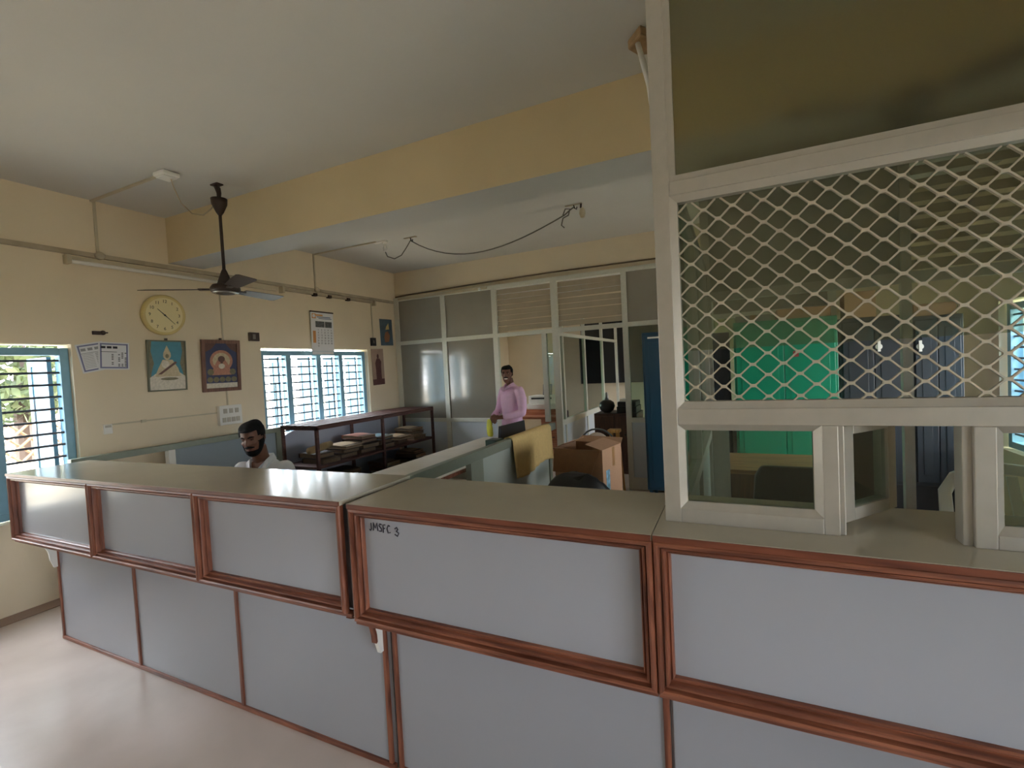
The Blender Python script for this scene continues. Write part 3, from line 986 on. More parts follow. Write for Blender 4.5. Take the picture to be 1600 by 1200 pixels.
# two framed devotional prints, reduced to generic seated figures
def picture(yc, zc, w, h, fw, fm, label, kind, lean=0.05):
    r = empty('framed_picture', (XL, yc, zc - h / 2), label, 'picture', 'framed pictures on the window wall')
    Mp = WM(yc, zc, 0.012) @ Matrix.Rotation(lean, 4, 'X')
    b = MB(Mp)
    for x0, x1, y0, y1 in ((-w / 2, -w / 2 + fw, -h / 2, h / 2), (w / 2 - fw, w / 2, -h / 2, h / 2), (-w / 2 + fw, w / 2 - fw, -h / 2, -h / 2 + fw), (-w / 2 + fw, w / 2 - fw, h / 2 - fw, h / 2)):
        b.box(x0, x1, y0, y1, 0, 0.024)
    b.build('frame', fm, r, bevel=0.003)
    MB(Mp).box(-w / 2 + fw, w / 2 - fw, -h / 2 + fw, h / 2 - fw, 0.002, 0.012).build('print_ground', mat('print_ground_' + kind, srgb(60, 130, 150) if kind == 'a' else srgb(52, 58, 92), 0.35, var=0.12, scale=14), r)
    iw, ih = w / 2 - fw, h / 2 - fw
    c1_ = mat('print_cream', srgb(196, 180, 146), 0.4, var=0.14, scale=40)
    c2_ = mat('print_olive', srgb(120, 112, 84), 0.4, var=0.18, scale=40)
    c3_ = mat('print_pink', srgb(182, 128, 106), 0.4, var=0.14, scale=40)
    c4_ = mat('print_brown', srgb(96, 62, 50), 0.4, var=0.14, scale=40)
    c5_ = mat('print_pale', srgb(214, 206, 190), 0.4, var=0.14, scale=50)
    f = MB(Mp)
    f.mi = 0
    mats = [c1_, c2_, c3_, c4_, c5_]
    if kind == 'a':
        f.mi = 1
        for s in (-1, 1):
            flat(f, [(s * iw, -ih), (s * iw, ih), (s * (iw - .03), ih), (s * (iw - .02), ih * .6), (s * (iw - .045), ih * .1), (s * (iw - .02), -ih * .3)][::s], 0.0125)
        f.mi = 4
        flat(f, [(-iw, -ih), (iw, -ih), (iw, -ih * .45), (iw * .6, -ih * .25), (0, -ih * .2), (-iw * .6, -ih * .3), (-iw, -ih * .5)], 0.0130)
        f.mi = 0
        flat(f, [(-iw * .7, -ih * .45), (iw * .75, -ih * .45), (iw * .6, -ih * .1), (iw * .3, ih * .25), (-iw * .25, ih * .25), (-iw * .5, -ih * .1)], 0.0134)
        disc(f, 0.0, ih * .42, iw * .22, ih * .17, 0.0138)
        flat(f, [(-iw * .22, ih * .5), (iw * .22, ih * .5), (0, ih * .85)], 0.0140)
        f.mi = 4
        disc(f, -iw * .1, ih * .05, iw * .22, ih * .16, 0.0142)
        f.mi = 3
        flat(f, [(-iw * .55, -ih * .36), (-iw * .35, -ih * .36), (iw * .55, ih * .12), (iw * .45, ih * .18)], 0.0146)
        f.mi = 1
        disc(f, 0, ih * .40, iw * .10, ih * .09, 0.0148)
        disc(f, iw * .1, -ih * .55, iw * .5, ih * .06, 0.0136)
    else:
        f.mi = 3
        for s in (-1, 1):
            flat(f, [(s * iw, ih), (s * iw * .3, ih), (s * iw * .6, ih * .75), (s * iw, ih * .6)][::s], 0.0125)
        f.mi = 2
        disc(f, 0, ih * .22, iw * .72, ih * .48, 0.0128, 28)
        f.mi = 0
        disc(f, 0, ih * .22, iw * .55, ih * .36, 0.0132, 28)
        f.mi = 2
        flat(f, [(-iw * .62, -ih * .42), (iw * .62, -ih * .42), (iw * .5, -ih * .05), (iw * .25, ih * .25), (-iw * .25, ih * .25), (-iw * .5, -ih * .05)], 0.0136)
        f.mi = 3
        disc(f, 0, ih * .30, iw * .22, ih * .14, 0.0140)
        flat(f, [(-iw * .10, ih * .3), (iw * .10, ih * .3), (iw * .04, -ih * .1), (-iw * .02, -ih * .1)], 0.0142)
        f.mi = 4
        disc(f, 0, -ih * .02, iw * .2, ih * .12, 0.0144)
        f.mi = 1
        disc(f, -iw * .7, -ih * .28, iw * .2, ih * .14, 0.0138)
        disc(f, iw * .7, -ih * .28, iw * .2, ih * .14, 0.0138)
        f.mi = 4
        flat(f, [(-iw, -ih), (iw, -ih), (iw, -ih * .78), (-iw, -ih * .78)], 0.0130)
        f.mi = 1
        for k in range(5):
            disc(f, -iw * .75 + k * iw * .38, -ih * .62, iw * .18, ih * .12, 0.0148)
    f.build('printed_figure', mats, r)
    MB(Mp).box(-0.012, 0.012, h / 2, h / 2 + 0.02, 0.0, 0.012).build('hanging_loop', M_DARKB, r)
    return r


picture(2.775, 1.890, 0.352, 0.495, 0.013, mat('dull_green_frame', srgb(110, 112, 92), 0.5, var=0.08), 'picture with a turquoise ground and a narrow dull green frame', 'a')
picture(3.318, 1.880, 0.425, 0.555, 0.038, wood('picture_frame_wood', srgb(92, 62, 50), srgb(132, 92, 74), 0.4, 'Z'), 'picture with a dark blue ground and a wide brown wooden frame', 'b')

# certificate: two sheets hung from a clip
ce = empty('notice_sheets', (XL, 2.24, 1.86), 'pair of printed white notice sheets with blue borders beside the left window', 'notice')
M_BORD = mat('violet_border_ink', srgb(120, 124, 158), 0.6)
M_INK = mat('black_ink', srgb(40, 40, 48), 0.6)
M_INKG = mat('grey_ink', srgb(150, 150, 152), 0.6)
for k, (y, z, w, h, rz, out) in enumerate(((2.19, 1.975, 0.20, 0.25, 0.20, 0.006), (2.345, 1.985, 0.235, 0.245, -0.03, 0.014))):
    Mc = WM(y, z, out) @ Matrix.Rotation(rz, 4, 'Z') @ Matrix.Rotation(0.05, 4, 'X')
    sh = MB(Mc).box(-w / 2, w / 2, -h / 2, h / 2, 0, 0.0015).build('sheet', mat('white_paper', srgb(224, 224, 226), 0.6, var=0.02), ce)
    br = MB(Mc)
    e = 0.012
    for a in ((-w / 2 + e, w / 2 - e, h / 2 - e - .012, h / 2 - e), (-w / 2 + e, w / 2 - e, -h / 2 + e, -h / 2 + e + .012), (-w / 2 + e, -w / 2 + e + .012, -h / 2 + e, h / 2 - e), (w / 2 - e - .012, w / 2 - e, -h / 2 + e, h / 2 - e)):
        br.box(a[0], a[1], a[2], a[3], 0.0015, 0.0022)
    br.build('printed_border', M_BORD, sh)
    ln = MB(Mc)
    rnd = random.Random(5 + k)
    if k == 0:
        for q in range(3):
            ln.box(-0.07 + q * 0.05, -0.035 + q * 0.05, 0.062, 0.085, 0.0015, 0.0024)
        ln.box(-0.08, 0.08, 0.04, 0.044, 0.0015, 0.0024)
        for q in range(9):
            ln.box(-0.07, 0.01, 0.028 - q * 0.014, 0.031 - q * 0.014, 0.0015, 0.0024)
            ln.box(0.025, 0.06, 0.026 - q * 0.014, 0.032 - q * 0.014, 0.0015, 0.0024)
    else:
        for q in range(3):
            ln.box(-0.10 + q * 0.045, -0.065 + q * 0.045, 0.066, 0.086, 0.0015, 0.0024)
        ln.box(-0.10, 0.02, 0.034, 0.038, 0.0015, 0.0024)
        for q in range(9):
            for cc in (-0.02, 0.03, 0.055, 0.08):
                if rnd.random() < 0.75:
                    ln.box(cc, cc + 0.014, 0.024 - q * 0.0145, 0.031 - q * 0.0145, 0.0015, 0.0024)
    ln.build('printed_lines', M_INK if k else M_INKG, sh)
hk = empty('wall_clip', (XL, 2.25, 2.19), 'small dark metal clip above the white notice sheets', 'clip')
MB().box(XL, XL + 0.02, 2.20, 2.262, 2.172, 2.204).build('clip_plate', M_DARKB, hk, bevel=0.003)
MB().lathe([(0.014, 0), (0.02, 0.01), (0.02, 0.026), (0.01, 0.034)], (XL, 2.272, 2.190), 14, 'X').build('clip_knob', M_DARKB, hk)
MB().tube([(XL + 0.012, 2.27, 2.190), (XL + 0.012, 2.312, 2.192)], 0.006, 6).build('clip_pin', M_DARKB, hk)

# calendar
cl = empty('wall_calendar', (XL, 4.75, 2.02), 'white month calendar with orange markings hanging over the middle window', 'calendar')
Mc = WM(4.748, 2.31, 0.02) @ Matrix.Rotation(0.03, 4, 'X')
w, h = 0.385, 0.52
MB(Mc).box(-w / 2, w / 2, -h / 2, h / 2, 0, 0.006).build('page', MATS['white_paper'], cl)
MB(Mc).box(-w / 2 - .004, w / 2 + .004, h / 2 - .004, h / 2 + 0.014, -0.002, 0.010).build('binding_strip', M_DARKB, cl)
MB(Mc).box(-w / 2 + .01, w / 2 - .01, -h / 2 - 0.045, -h / 2 - 0.004, 0, 0.003).build('bottom_flap', MATS['white_paper'], cl)
ob = MB(Mc)
ob.box(-w / 2 + .02, -w / 2 + .085, h / 2 - .085, h / 2 - .02, 0.006, 0.0068)
ob.box(-w / 2 + .085, -w / 2 + .20, h / 2 - .05, h / 2 - .03, 0.006, 0.0068)
ob.box(-w / 2 + .028, -w / 2 + .075, -0.15, 0.01, 0.006, 0.0068)
ob.build('orange_blocks', mat('orange_ink', srgb(214, 150, 88), 0.6), cl)
lo = MB(Mc)
disc(lo, -w / 2 + .052, h / 2 - .052, .024, .024, 0.0072)
lo.build('round_emblem', MATS['white_paper'], cl)
bl = MB(Mc)
bl.box(-w / 2 + .10, w / 2 - .05, h / 2 - .068, h / 2 - .058, 0.006, 0.0068)
bl.box(-w / 2 + .13, w / 2 - .03, h / 2 - .086, h / 2 - .078, 0.006, 0.0068)
bl.build('heading_lines', mat('blue_ink', srgb(70, 96, 140), 0.6), cl)
ph = MB(Mc)
ph.box(-w / 2 + .075, 0.035, 0.06, 0.14, 0.006, 0.0068).box(0.045, w / 2 - .03, 0.06, 0.14, 0.006, 0.0068)
ph.build('photo_strip', mat('dark_photo_print', srgb(86, 88, 92), 0.4, var=0.6, scale=60), cl)
for dd in range(1, 32):
    row, colm = (dd - 1) // 5, (dd - 1) % 5
    MB(Mc).text(str(dd), 0.030, Matrix.Translation((-0.075 + colm * 0.056, 0.025 - row * 0.036, 0.0068)), 0.0003).build('date_number', M_INK, cl)

# photo poster and map poster
pp = empty('photo_poster', (XL, 5.83, 1.535), 'tall brownish poster of a standing robed person right of the window', 'poster')
Mp = WM(5.832, 1.815, 0.004) @ Matrix.Rotation(0.03, 4, 'Z') @ Matrix.Rotation(0.02, 4, 'X')
MB(Mp).box(-0.135, 0.135, -0.28, 0.28, 0, 0.002).build('sheet', mat('sepia_print', srgb(166, 142, 126), 0.6, var=0.12, scale=8), pp)
fg = MB(Mp)
flat(fg, [(-.135, -.28), (.135, -.28), (.135, -.19), (-.135, -.19)], 0.0025)
flat(fg, [(-.05, -.2), (.07, -.2), (.065, -.02), (.075, .08), (.04, .13), (-.03, .13), (-.065, .06), (-.055, -.04)], 0.003)
disc(fg, .003, .165, .024, .036, 0.0032)
fg.build('printed_figure', mat('maroon_print', srgb(92, 58, 56), 0.6, var=0.15, scale=30), pp)
mp_ = empty('map_poster', (XL, 6.07, 2.16), 'small dark blue poster with yellow and orange patches near the corner', 'poster')
Mp = WM(6.075, 2.365, 0.004) @ Matrix.Rotation(0.02, 4, 'Z')
MB(Mp).box(-0.148, 0.148, -0.21, 0.21, 0, 0.002).build('sheet', mat('teal_print', srgb(74, 96, 112), 0.5, var=0.25, scale=10), mp_)
y_ = MB(Mp)
flat(y_, [(-.02, .04), (.07, .05), (.06, .15), (.0, .09)], 0.0026)
y_.build('yellow_patch', mat('yellow_print', srgb(206, 188, 128), 0.5, var=0.1), mp_)
y_ = MB(Mp)
flat(y_, [(-.05, -.16), (.05, -.15), (.08, -.05), (.03, .02), (-.03, .0), (-.06, -.08)], 0.0026)
y_.build('orange_patch', mat('rust_print', srgb(156, 104, 74), 0.5, var=0.15), mp_)


def wallbox(name, y0, y1, z0, z1, d, m, label, cat, group=None, detail=None):
    r = empty(name, (XL, (y0 + y1) / 2, z0), label, cat, group)
    MB().box(XL, XL + d, y0, y1, z0, z1).build('body', m, r, bevel=0.004)
    if detail:
        detail(r)
    return r


def sw_detail(r):
    k = MB()
    for c in range(3):
        k.box(XL + .048, XL + .055, 3.285 + c * .065, 3.325 + c * .065, 1.36, 1.41)
    k.build('switch_rockers', mat('grey_switch', srgb(186, 180, 166), 0.4), r)
    k = MB()
    for c in range(4):
        k.box(XL + .048, XL + .054, 3.27 + c * .052, 3.31 + c * .052, 1.265, 1.315)
    k.build('socket_plates', MATS['grey_switch'], r)


wallbox('switch_board', 3.243, 3.497, 1.235, 1.445, 0.05, M_WHITE, 'white switch board on the wall under the brown framed picture', 'switch board', detail=sw_detail)
wallbox('wall_switch', 3.668, 3.79, 2.157, 2.257, 0.035, M_DARKB, 'small dark brown switch box right of the brown framed picture', 'switch',
        detail=lambda r: MB().box(XL + .035, XL + .042, 3.70, 3.735, 2.18, 2.235).build('rocker', mat('dull_grey_rocker', srgb(120, 112, 104), .4), r))
wallbox('wall_switch', 5.69, 5.79, 2.14, 2.265, 0.035, M_BLACK, 'small black switch box above the tall brownish poster', 'switch',
        detail=lambda r: MB().box(XL + .035, XL + .04, 5.72, 5.745, 2.18, 2.225).build('rocker', MATS['dull_grey_rocker'], r))
wallbox('wall_socket', 2.222, 2.288, 1.293, 1.378, 0.02, M_WHITE, 'small white wall socket between the left window and the switch board', 'socket',
        detail=lambda r: MB().box(XL + .02, XL + .024, 2.232, 2.278, 1.35, 1.37).build('socket_switch', MATS['grey_switch'], r))
M_COND = mat('painted_conduit', srgb(196, 184, 158), 0.55, var=0.06, scale=8)
M_CONDD = mat('dusty_conduit', srgb(176, 162, 138), 0.6, var=0.15, scale=6)


def conduit(label, boxes, m=M_COND, name='cable_conduit'):
    b = MB()
    for x in boxes:
        b.box(*x)
    return tag(b.build(name, m), label, 'conduit')


conduit('long horizontal cable casing along the top of the window wall', [(XL, XL + .022, -2.5, 6.28, 2.845, 2.885)], M_CONDD)
conduit('upright cable casing rising to the ceiling near the left window', [(XL, XL + .016, 2.277, 2.297, 2.885, ZC), (XL, -4.03, 2.26, 2.28, ZC - .015, ZC)])
conduit('upright cable casing rising to the ceiling behind the calendar', [(XL, XL + .016, 4.68, 4.70, 2.885, ZC), (XL, -3.99, 4.69, 4.705, ZC - .015, ZC)])
conduit('thin cable casing from the fan area down to the switch board', [(XL, XL + .008, 3.36, 3.376, 1.445, 2.74)])
conduit('thin cable casing linking the white socket to the switch board', [(XL, XL + .010, 2.288, 3.243, 1.366, 1.38), (XL, XL + .018, 2.52, 2.56, 1.36, 1.385)])
conduit('pale cable casing dropping to the black switch box near the corner', [(XL, XL + .01, 5.745, 5.765, 2.265, 2.845)])
# junction blobs
for (y, lab) in ((2.287, 'round junction box on the casing near the left window'), (4.69, 'round junction box on the casing above the calendar')):
    tag(MB().lathe([(0.034, 0), (0.036, 0.02), (0.028, 0.034), (0.0, 0.036)][:3], (XL + .0225, y, 2.865), 16, 'X').build('junction_box', M_COND, smooth=True), lab, 'junction box')


def tube_light(y0, y1, z, label, with_tube=True):
    r = empty('tube_light', (XL, (y0 + y1) / 2, z), label, 'light')
    MB().box(XL, XL + .035, y0 + .03, y1 - .03, z - .004, z + .034).build('batten', M_CONDD if not with_tube else M_COND, r, bevel=.003)
    for y in (y0, y1 - .035):
        MB().box(XL, XL + .075, y, y + .035, z - .04, z + .036).build('lamp_holder', M_COND, r, bevel=.006)
    if with_tube:
        MB().tube([(XL + .055, y0 + .03, z - .018), (XL + .055, y1 - .03, z - .018)], .017, 12).build('tube', mat('unlit_tube', srgb(226, 222, 212), .3), r, smooth=True)
    else:
        for y in (y0 + .5, y0 + .75, y0 + 1.1):
            MB().box(XL, XL + .05, y, y + .06, z - .02, z + .02).build('starter', M_DARKB, r, bevel=.004)
    return r


tube_light(2.04, 3.40, 2.795, 'unlit fluorescent tube on the window wall behind the fan')
tube_light(4.12, 5.80, 2.80, 'stripped tube light batten on the wall above the middle window', False)
tag(MB().box(XL, XL + .04, 3.62, 4.08, 2.775, 2.835).build('choke_box', M_COND, bevel=.004), 'cream painted choke box on the wall between two tube lights', 'box')

# cable along the partition head
tag(MB().tube([(-5.04, 6.335, 2.952), (-4.75, 6.335, 2.968), (-4.2, 6.335, 2.975), (-3.54, 6.335, 2.99), (-2.3, 6.335, 3.005), (-0.87, 6.335, 2.995), (0.8, 6.335, 2.99), (2.2, 6.335, 2.99)], .011, 6).build('power_cable', mat('brown_cable', srgb(112, 94, 72), .6)), 'brown cable running above the louvred partition', 'cable')
conduit('pale casing fixed along the head of the louvred partition', [(-4.95, -3.3, 6.275, 6.29, 2.885, 2.92)], M_COND)
tag(MB().lathe([(.02, 0), (.024, .02), (.014, .045)], (-3.42, 6.285, 2.89), 12, 'Y').build('bulb_holder', M_WHITE, smooth=True), 'small white bulb holder on the head of the partition', 'bulb holder')
for _o in [bpy.data.objects['bulb_holder']]:
    _o.scale = (1, -1, 1)
    _o.location.y = 2 * 6.285
# ---------------------------------------------------------------- ceiling fittings
jb = empty('ceiling_junction_box', (-3.96, 2.28, ZC), 'white square junction box on the ceiling beside the fan', 'junction box')
MB().box(-4.03, -3.89, 2.215, 2.345, ZC - .035, ZC).build('box_body', M_WHITE, jb, bevel=.012)
MB().box(-4.015, -3.905, 2.23, 2.33, ZC - .045, ZC - .035).build('box_lid', M_WHITE, jb, bevel=.004)


def fan(c, zb, rod_top, R, angs, label, mcol=M_DARKB):
    x, y = c
    r = empty('ceiling_fan', (x, y, rod_top), label, 'fan')
    MB().box(x - .06, x + .03, y - .03, y + .03, rod_top - .012, rod_top).build('ceiling_plate', mcol, r, bevel=.004)
    MB().tube([(x - .03, y, rod_top - .01), (x - .005, y, rod_top - .04), (x + .006, y, rod_top - .08), (x, y, rod_top - .13)], [.018, .022, .018, .014], 10).build('hook', mcol, r, smooth=True)
    MB().lathe([(.016, rod_top - .135), (.062, rod_top - .125), (.058, rod_top - .17), (.03, rod_top - .235), (.014, rod_top - .26)], (x, y, 0), 24).build('canopy', mcol, r, smooth=True)
    MB().tube([(x, y, rod_top - .11), (x, y, zb + .1)], .0125, 10).build('down_rod', mcol, r, smooth=True)
    MB().lathe([(.013, zb + .17), (.022, zb + .15), (.05, zb + .07), (.06, zb + .04)], (x, y, 0), 24).build('motor_cover', mcol, r, smooth=True)
    MB().lathe([(.06, zb + .045), (.095, zb + .035), (.112, zb + .01), (.112, zb - .012), (.095, zb - .03), (.05, zb - .04)], (x, y, 0), 32).build('motor_housing', mcol, r, smooth=True)
    MB().lathe([(.085, zb - .036), (.10, zb - .030), (.10, zb - .026), (.07, zb - .034)], (x, y, 0), 32).build('trim_ring', mat('polished_ring', srgb(170, 168, 165), .2, metal=.9), r, smooth=True)
    for k, a in enumerate(angs):
        a = math.radians(a)
        Mb = Matrix.Translation((x, y, zb)) @ Matrix.Rotation(a, 4, 'Z')
        pitch = -0.20
        def P(u, v, dz=0):
            return (u, v * math.cos(pitch), v * math.sin(pitch) + dz)
        out = [(.17, -.05), (.3, -.062), (R - .03, -.075), (R, -.06), (R, .06), (R - .03, .072), (.3, .06), (.17, .05)]
        b = MB(Mb)
        n = len(out)
        b._add([P(u, v, .002) for u, v in out] + [P(u, v, -.002) for u, v in out], [tuple(range(n)), tuple(range(2 * n - 1, n - 1, -1))] + [(i, n + i, n + (i + 1) % n, (i + 1) % n) for i in range(n)])
        bl_ = b.build('blade', mcol, r)
        MB(Mb).box(.09, .20, -.022, .022, -.006, .006).build('blade_arm', mcol, bl_, bevel=.003)
    return r


fan((-3.845, 2.613), 2.475, ZC, 0.61, (100, 220, 340), 'dark brown three-blade ceiling fan hanging in front of the beam')
fan((0.80, 2.95), 2.87, ZC, 0.58, (80, 200, 320), 'dark ceiling fan seen blurred through the frosted pane of the cash window')
tag(MB().tube([(-3.94, 2.30, ZC - .045), (-3.96, 2.33, ZC - .10), (-3.97, 2.38, ZC - .20), (-3.95, 2.45, ZC - .27), (-3.92, 2.52, ZC - .27), (-3.89, 2.57, ZC - .21), (-3.86, 2.60, ZC - .15)], .005, 6).build('fan_cord', M_CONDD), 'thin cord looping from the ceiling box to the dark fan', 'cord')


def chook(x, y, label):
    r = empty('ceiling_hook', (x, y, ZC), label, 'hook', 'ceiling hooks')
    MB().box(x - .09, x + .09, y - .015, y + .015, ZC - .008, ZC).build('hook_plate', M_CONDD, r)
    MB().tube([(x, y, ZC - .005), (x + .01, y, ZC - .04), (x + .03, y, ZC - .055), (x + .035, y, ZC - .03)], .006, 6).build('hook_bend', M_DARKB, r)
    return r


chook(-3.54, 4.80, 'ceiling hook carrying a hanging cord loop, left one behind the beam')
chook(-1.46, 4.80, 'ceiling hook with a knotted cord near the cash window post')
lh = empty('lamp_holder', (-3.93, 4.74, ZC), 'white pendant lamp holder on the ceiling beyond the beam', 'lamp holder')
MB().box(-4.05, -3.86, 4.715, 4.765, ZC - .012, ZC).build('mount_strip', M_WHITE, lh)
MB().lathe([(.035, ZC - .03), (.038, ZC - .012), (.03, ZC - .011)], (-3.90, 4.76, 0), 16).build('ceiling_rose', M_WHITE, lh, smooth=True)
MB().lathe([(.012, ZC - .03), (.014, ZC - .06), (.024, ZC - .07), (.024, ZC - .12), (.018, ZC - .125)], (-3.90, 4.76, 0), 16).build('bulb_socket', M_WHITE, lh, smooth=True)
lb = empty('lamp_holder', (-1.38, 4.80, ZC), 'whitish bulb holder hanging from the ceiling near the cash window post', 'lamp holder')
MB().tube([(-1.38, 4.80, ZC), (-1.385, 4.80, ZC - .05)], .01, 8).build('stem', M_DARKB, lb)
MB().lathe([(.012, ZC - .05), (.028, ZC - .07), (.034, ZC - .11), (.02, ZC - .15)], (-1.37, 4.80, 0), 14).build('bulb_socket', M_COND, lb, smooth=True)
M_CORD = mat('grey_cord', srgb(104, 100, 92), .6)
sg = [(-3.90, 4.76, ZC - .132), (-3.88, 4.77, ZC - .19), (-3.78, 4.78, ZC - .23), (-3.68, 4.79, ZC - .20), (-3.60, 4.80, ZC - .11), (-3.54, 4.80, ZC - .04)]
tag(MB().tube(sg, .006, 6).build('looped_wire', M_CORD), 'short grey wire looping between the lamp holder and the first hook', 'wire')
sg = []
for k in range(17):
    t = k / 16
    sg.append((-3.54 + 1.98 * t, 4.80, ZC - .04 - .34 * 4 * t * (1 - t) * (0.75 + .35 * (0.5 - t)) - .05 * t))
tag(MB().tube(sg + [(-1.50, 4.80, ZC - .05), (-1.46, 4.80, ZC - .03)], .007, 6).tube([(-1.58, 4.80, ZC - .09), (-1.55, 4.80, ZC - .03), (-1.50, 4.80, ZC - .04), (-1.52, 4.8, ZC - .10), (-1.58, 4.8, ZC - .12), (-1.60, 4.8, ZC - .19), (-1.57, 4.8, ZC - .22)], .007, 6).build('hanging_cord', M_CORD), 'long grey cord sagging between two ceiling hooks beyond the beam', 'cord')
rs = empty('ceiling_rosette', (-0.385, 2.56, ZC), 'brownish plaster fitting on the ceiling by the cash window post', 'fitting')
MB().prism([(-.45, 2.55), (-.37, 2.46), (-.33, 2.52), (-.34, 2.65), (-.41, 2.63)], ZC - .05, ZC, 'Z').build('plaster_block', mat('old_plaster', srgb(160, 132, 98), .8, var=.2, scale=30), rs, bevel=.01)
MB().tube([(-.395, 2.53, ZC - .045), (-.30, 2.2, 2.90), (-.25, 1.98, 2.60), (-.22, 1.95, 2.41)], .014, 8).build('pipe', M_WHITE, rs, smooth=True)

# ================================================================ CABIN behind the cash window
cs = empty('glazed_partition', (-0.25, 2.9, 0), 'glazed side partition running back behind the cash window', 'partition')
for y in (1.92, 2.80, 3.93):
    MB().box(-0.24, -0.18, y, y + .06, 0, 2.40).build('post', M_ALU, cs)
for a, b in ((1.98, 2.80), (2.86, 3.93)):
    MB().box(-.24, -.18, a, b, 2.35, 2.40).build('top_rail', M_ALU, cs)
    MB().box(-.24, -.18, a, b, 1.08, 1.14).build('sill_rail', M_ALU, cs)
    MB().box(-.22, -.20, a, b, 0.03, 1.08).build('lower_panel', M_PANELG, cs)
    MB().box(-.213, -.207, a, b, 1.14, 2.35).build('pane', M_GLASS, cs)
ct = empty('glazed_partition', (0.9, 4.03, 0), 'cross partition with a louvred bay seen through the diamond lattice', 'partition')
for x0, x1 in ((-.215, -.155), (1.02, 1.075), (2.19, 2.25)):
    MB().box(x0, x1, 4.0, 4.06, 0, ZC).build('post', M_ALU, ct)
for a, b in ((-.155, 1.02), (1.075, 2.19)):
    MB().box(a, b, 4.0, 4.06, 2.13, 2.20).build('transom_rail', M_ALU, ct)
    MB().box(a, b, 4.0, 4.06, 2.92, 2.98).build('head_rail', M_ALU, ct)
MB().box(-.155, 1.02, 4.027, 4.033, 2.20, 2.92).build('upper_pane', M_FROSTU, ct)
MB().box(-.155, 1.02, 4.027, 4.033, 2.98, ZC).build('top_pane', M_FROSTU, ct)
MB().box(1.075, 2.19, 4.027, 4.033, 2.98, ZC).build('top_pane', M_FROSTU, ct)
for k in range(8):
    zc = 2.24 + k * .088
    MB().hexa([(1.08, 4.0, zc - .03), (2.185, 4.0, zc - .03), (2.185, 4.006, zc - .03), (1.08, 4.006, zc - .03), (1.08, 4.05, zc + .04), (2.185, 4.05, zc + .04), (2.185, 4.056, zc + .04), (1.08, 4.056, zc + .04)]).build('louvre_blade', MATS['louvre_glass'], ct)
MB().box(-.155, -.06, 4.0, 4.06, 0, 1.15).build('dwarf_post', M_ALU, ct)

# almirahs along the back
def almirah(x0, x1, y0, y1, zt, m, label, base=.12, lock=None, handle=True):
    r = empty('steel_cupboard', ((x0 + x1) / 2, (y0 + y1) / 2, 0), label, 'cupboard', 'steel cupboards against the back partition')
    MB().box(x0, x1, y0, y1, base, zt).build('carcass', m, r, bevel=.006)
    xm = (x0 + x1) / 2
    for a, b, hx in ((x0 + .025, xm - .003, xm - .05), (xm + .003, x1 - .025, xm + .05)):
        d = MB().box(a, b, y0 - .018, y0, base + .04, zt - .04).build('door', m, r, bevel=.004)
        MB().box(a + .05, b - .05, y0 - .022, y0 - .018, base + .12, zt - .12).build('door_panel', m, d, bevel=.004)
        if handle and hx > xm:
            MB().box(hx - .012, hx + .012, y0 - .05, y0 - .022, 1.02, 1.16).build('handle', mat('chrome', srgb(190, 190, 190), .2, metal=.9), d, bevel=.004)
    for x in (x0 + .02, x1 - .06):
        for y in ((y0 + .02, y1 - .06) if base <= .2 else ()):
            MB().box(x, x + .04, y, y + .04, 0, base).build('leg', M_BLACK if m is not M_NAVY else m, r)
    if base > .2:
        MB().box(x0 + .01, x1 - .01, y0 + .005, y1 - .01, .004, base).build('plinth', M_BLACK, r)
    if lock:
        lock(r)
    return r


almirah(-1.0, -.46, 5.80, 6.22, 2.03, M_NAVY, 'petrol blue steel cupboard left of the cash window post', base=.14,
        lock=lambda r: MB().box(-.93, -.80, 5.776, 5.781, 1.955, 1.975).build('name_strip', M_WHITE, r))
almirah(-.42, -.05, 5.85, 6.22, 1.97, M_SLATE, 'slate blue steel cupboard between the petrol blue and the green ones')
almirah(-.01, .945, 5.75, 6.22, 2.06, M_GREEN, 'bright green steel cupboard behind the diamond lattice',
        lock=lambda r: MB().box(.55, .60, 5.724, 5.729, 1.66, 1.72).build('red_sticker', mat('red_sticker', srgb(150, 60, 60), .5), r))


def tag_a(x, z):
    def f(r):
        MB().lathe([(.03, 0), (.03, .004)], (x, 5.973, z), 16, 'Y').build('round_sticker', M_WHITE, r)
        MB().box(x - .012, x + .012, 5.96, 5.974, z - .05, z + .06).build('paper_tag', M_WHITE, r)
    return f


almirah(1.0, 1.585, 6.0, 6.26, 2.03, M_SLATE, 'dark slate steel cupboard right of the green one', base=.3, lock=tag_a(1.33, 1.72))
almirah(1.60, 2.0, 6.0, 6.26, 2.0, M_SLATE, 'dark slate steel cupboard nearest the right window', base=.3, lock=tag_a(1.66, 1.70))


def carton(x0, x1, y0, y1, z0, z1, label, m=None, rz=0):
    r = empty('carton', ((x0 + x1) / 2, (y0 + y1) / 2, z0), label, 'box', 'cartons on top of the cupboards')
    MB().box(x0, x1, y0, y1, z0, z1).build('box_body', m or M_CARD, r, bevel=.004)
    MB().box((x0 + x1) / 2 - .03, (x0 + x1) / 2 + .03, y0 - .002, y1 + .002, z1 - .05, z1 + .002).build('tape', mat('brown_tape', srgb(150, 112, 70), .35), r)
    return r


carton(.42, .90, 5.8, 6.15, 2.061, 2.17, 'flat carton lying on top of the green cupboard')
carton(.02, .36, 5.8, 6.15, 2.061, 2.13, 'thin grey carton on the left of the green cupboard top', FC['grey'])
carton(1.05, 1.32, 6.0, 6.22, 2.031, 2.30, 'taller carton standing on the dark slate cupboard beside the post')
carton(1.62, 1.95, 6.0, 6.22, 2.001, 2.12, 'low carton on the cupboard nearest the right window', FC['brown'])

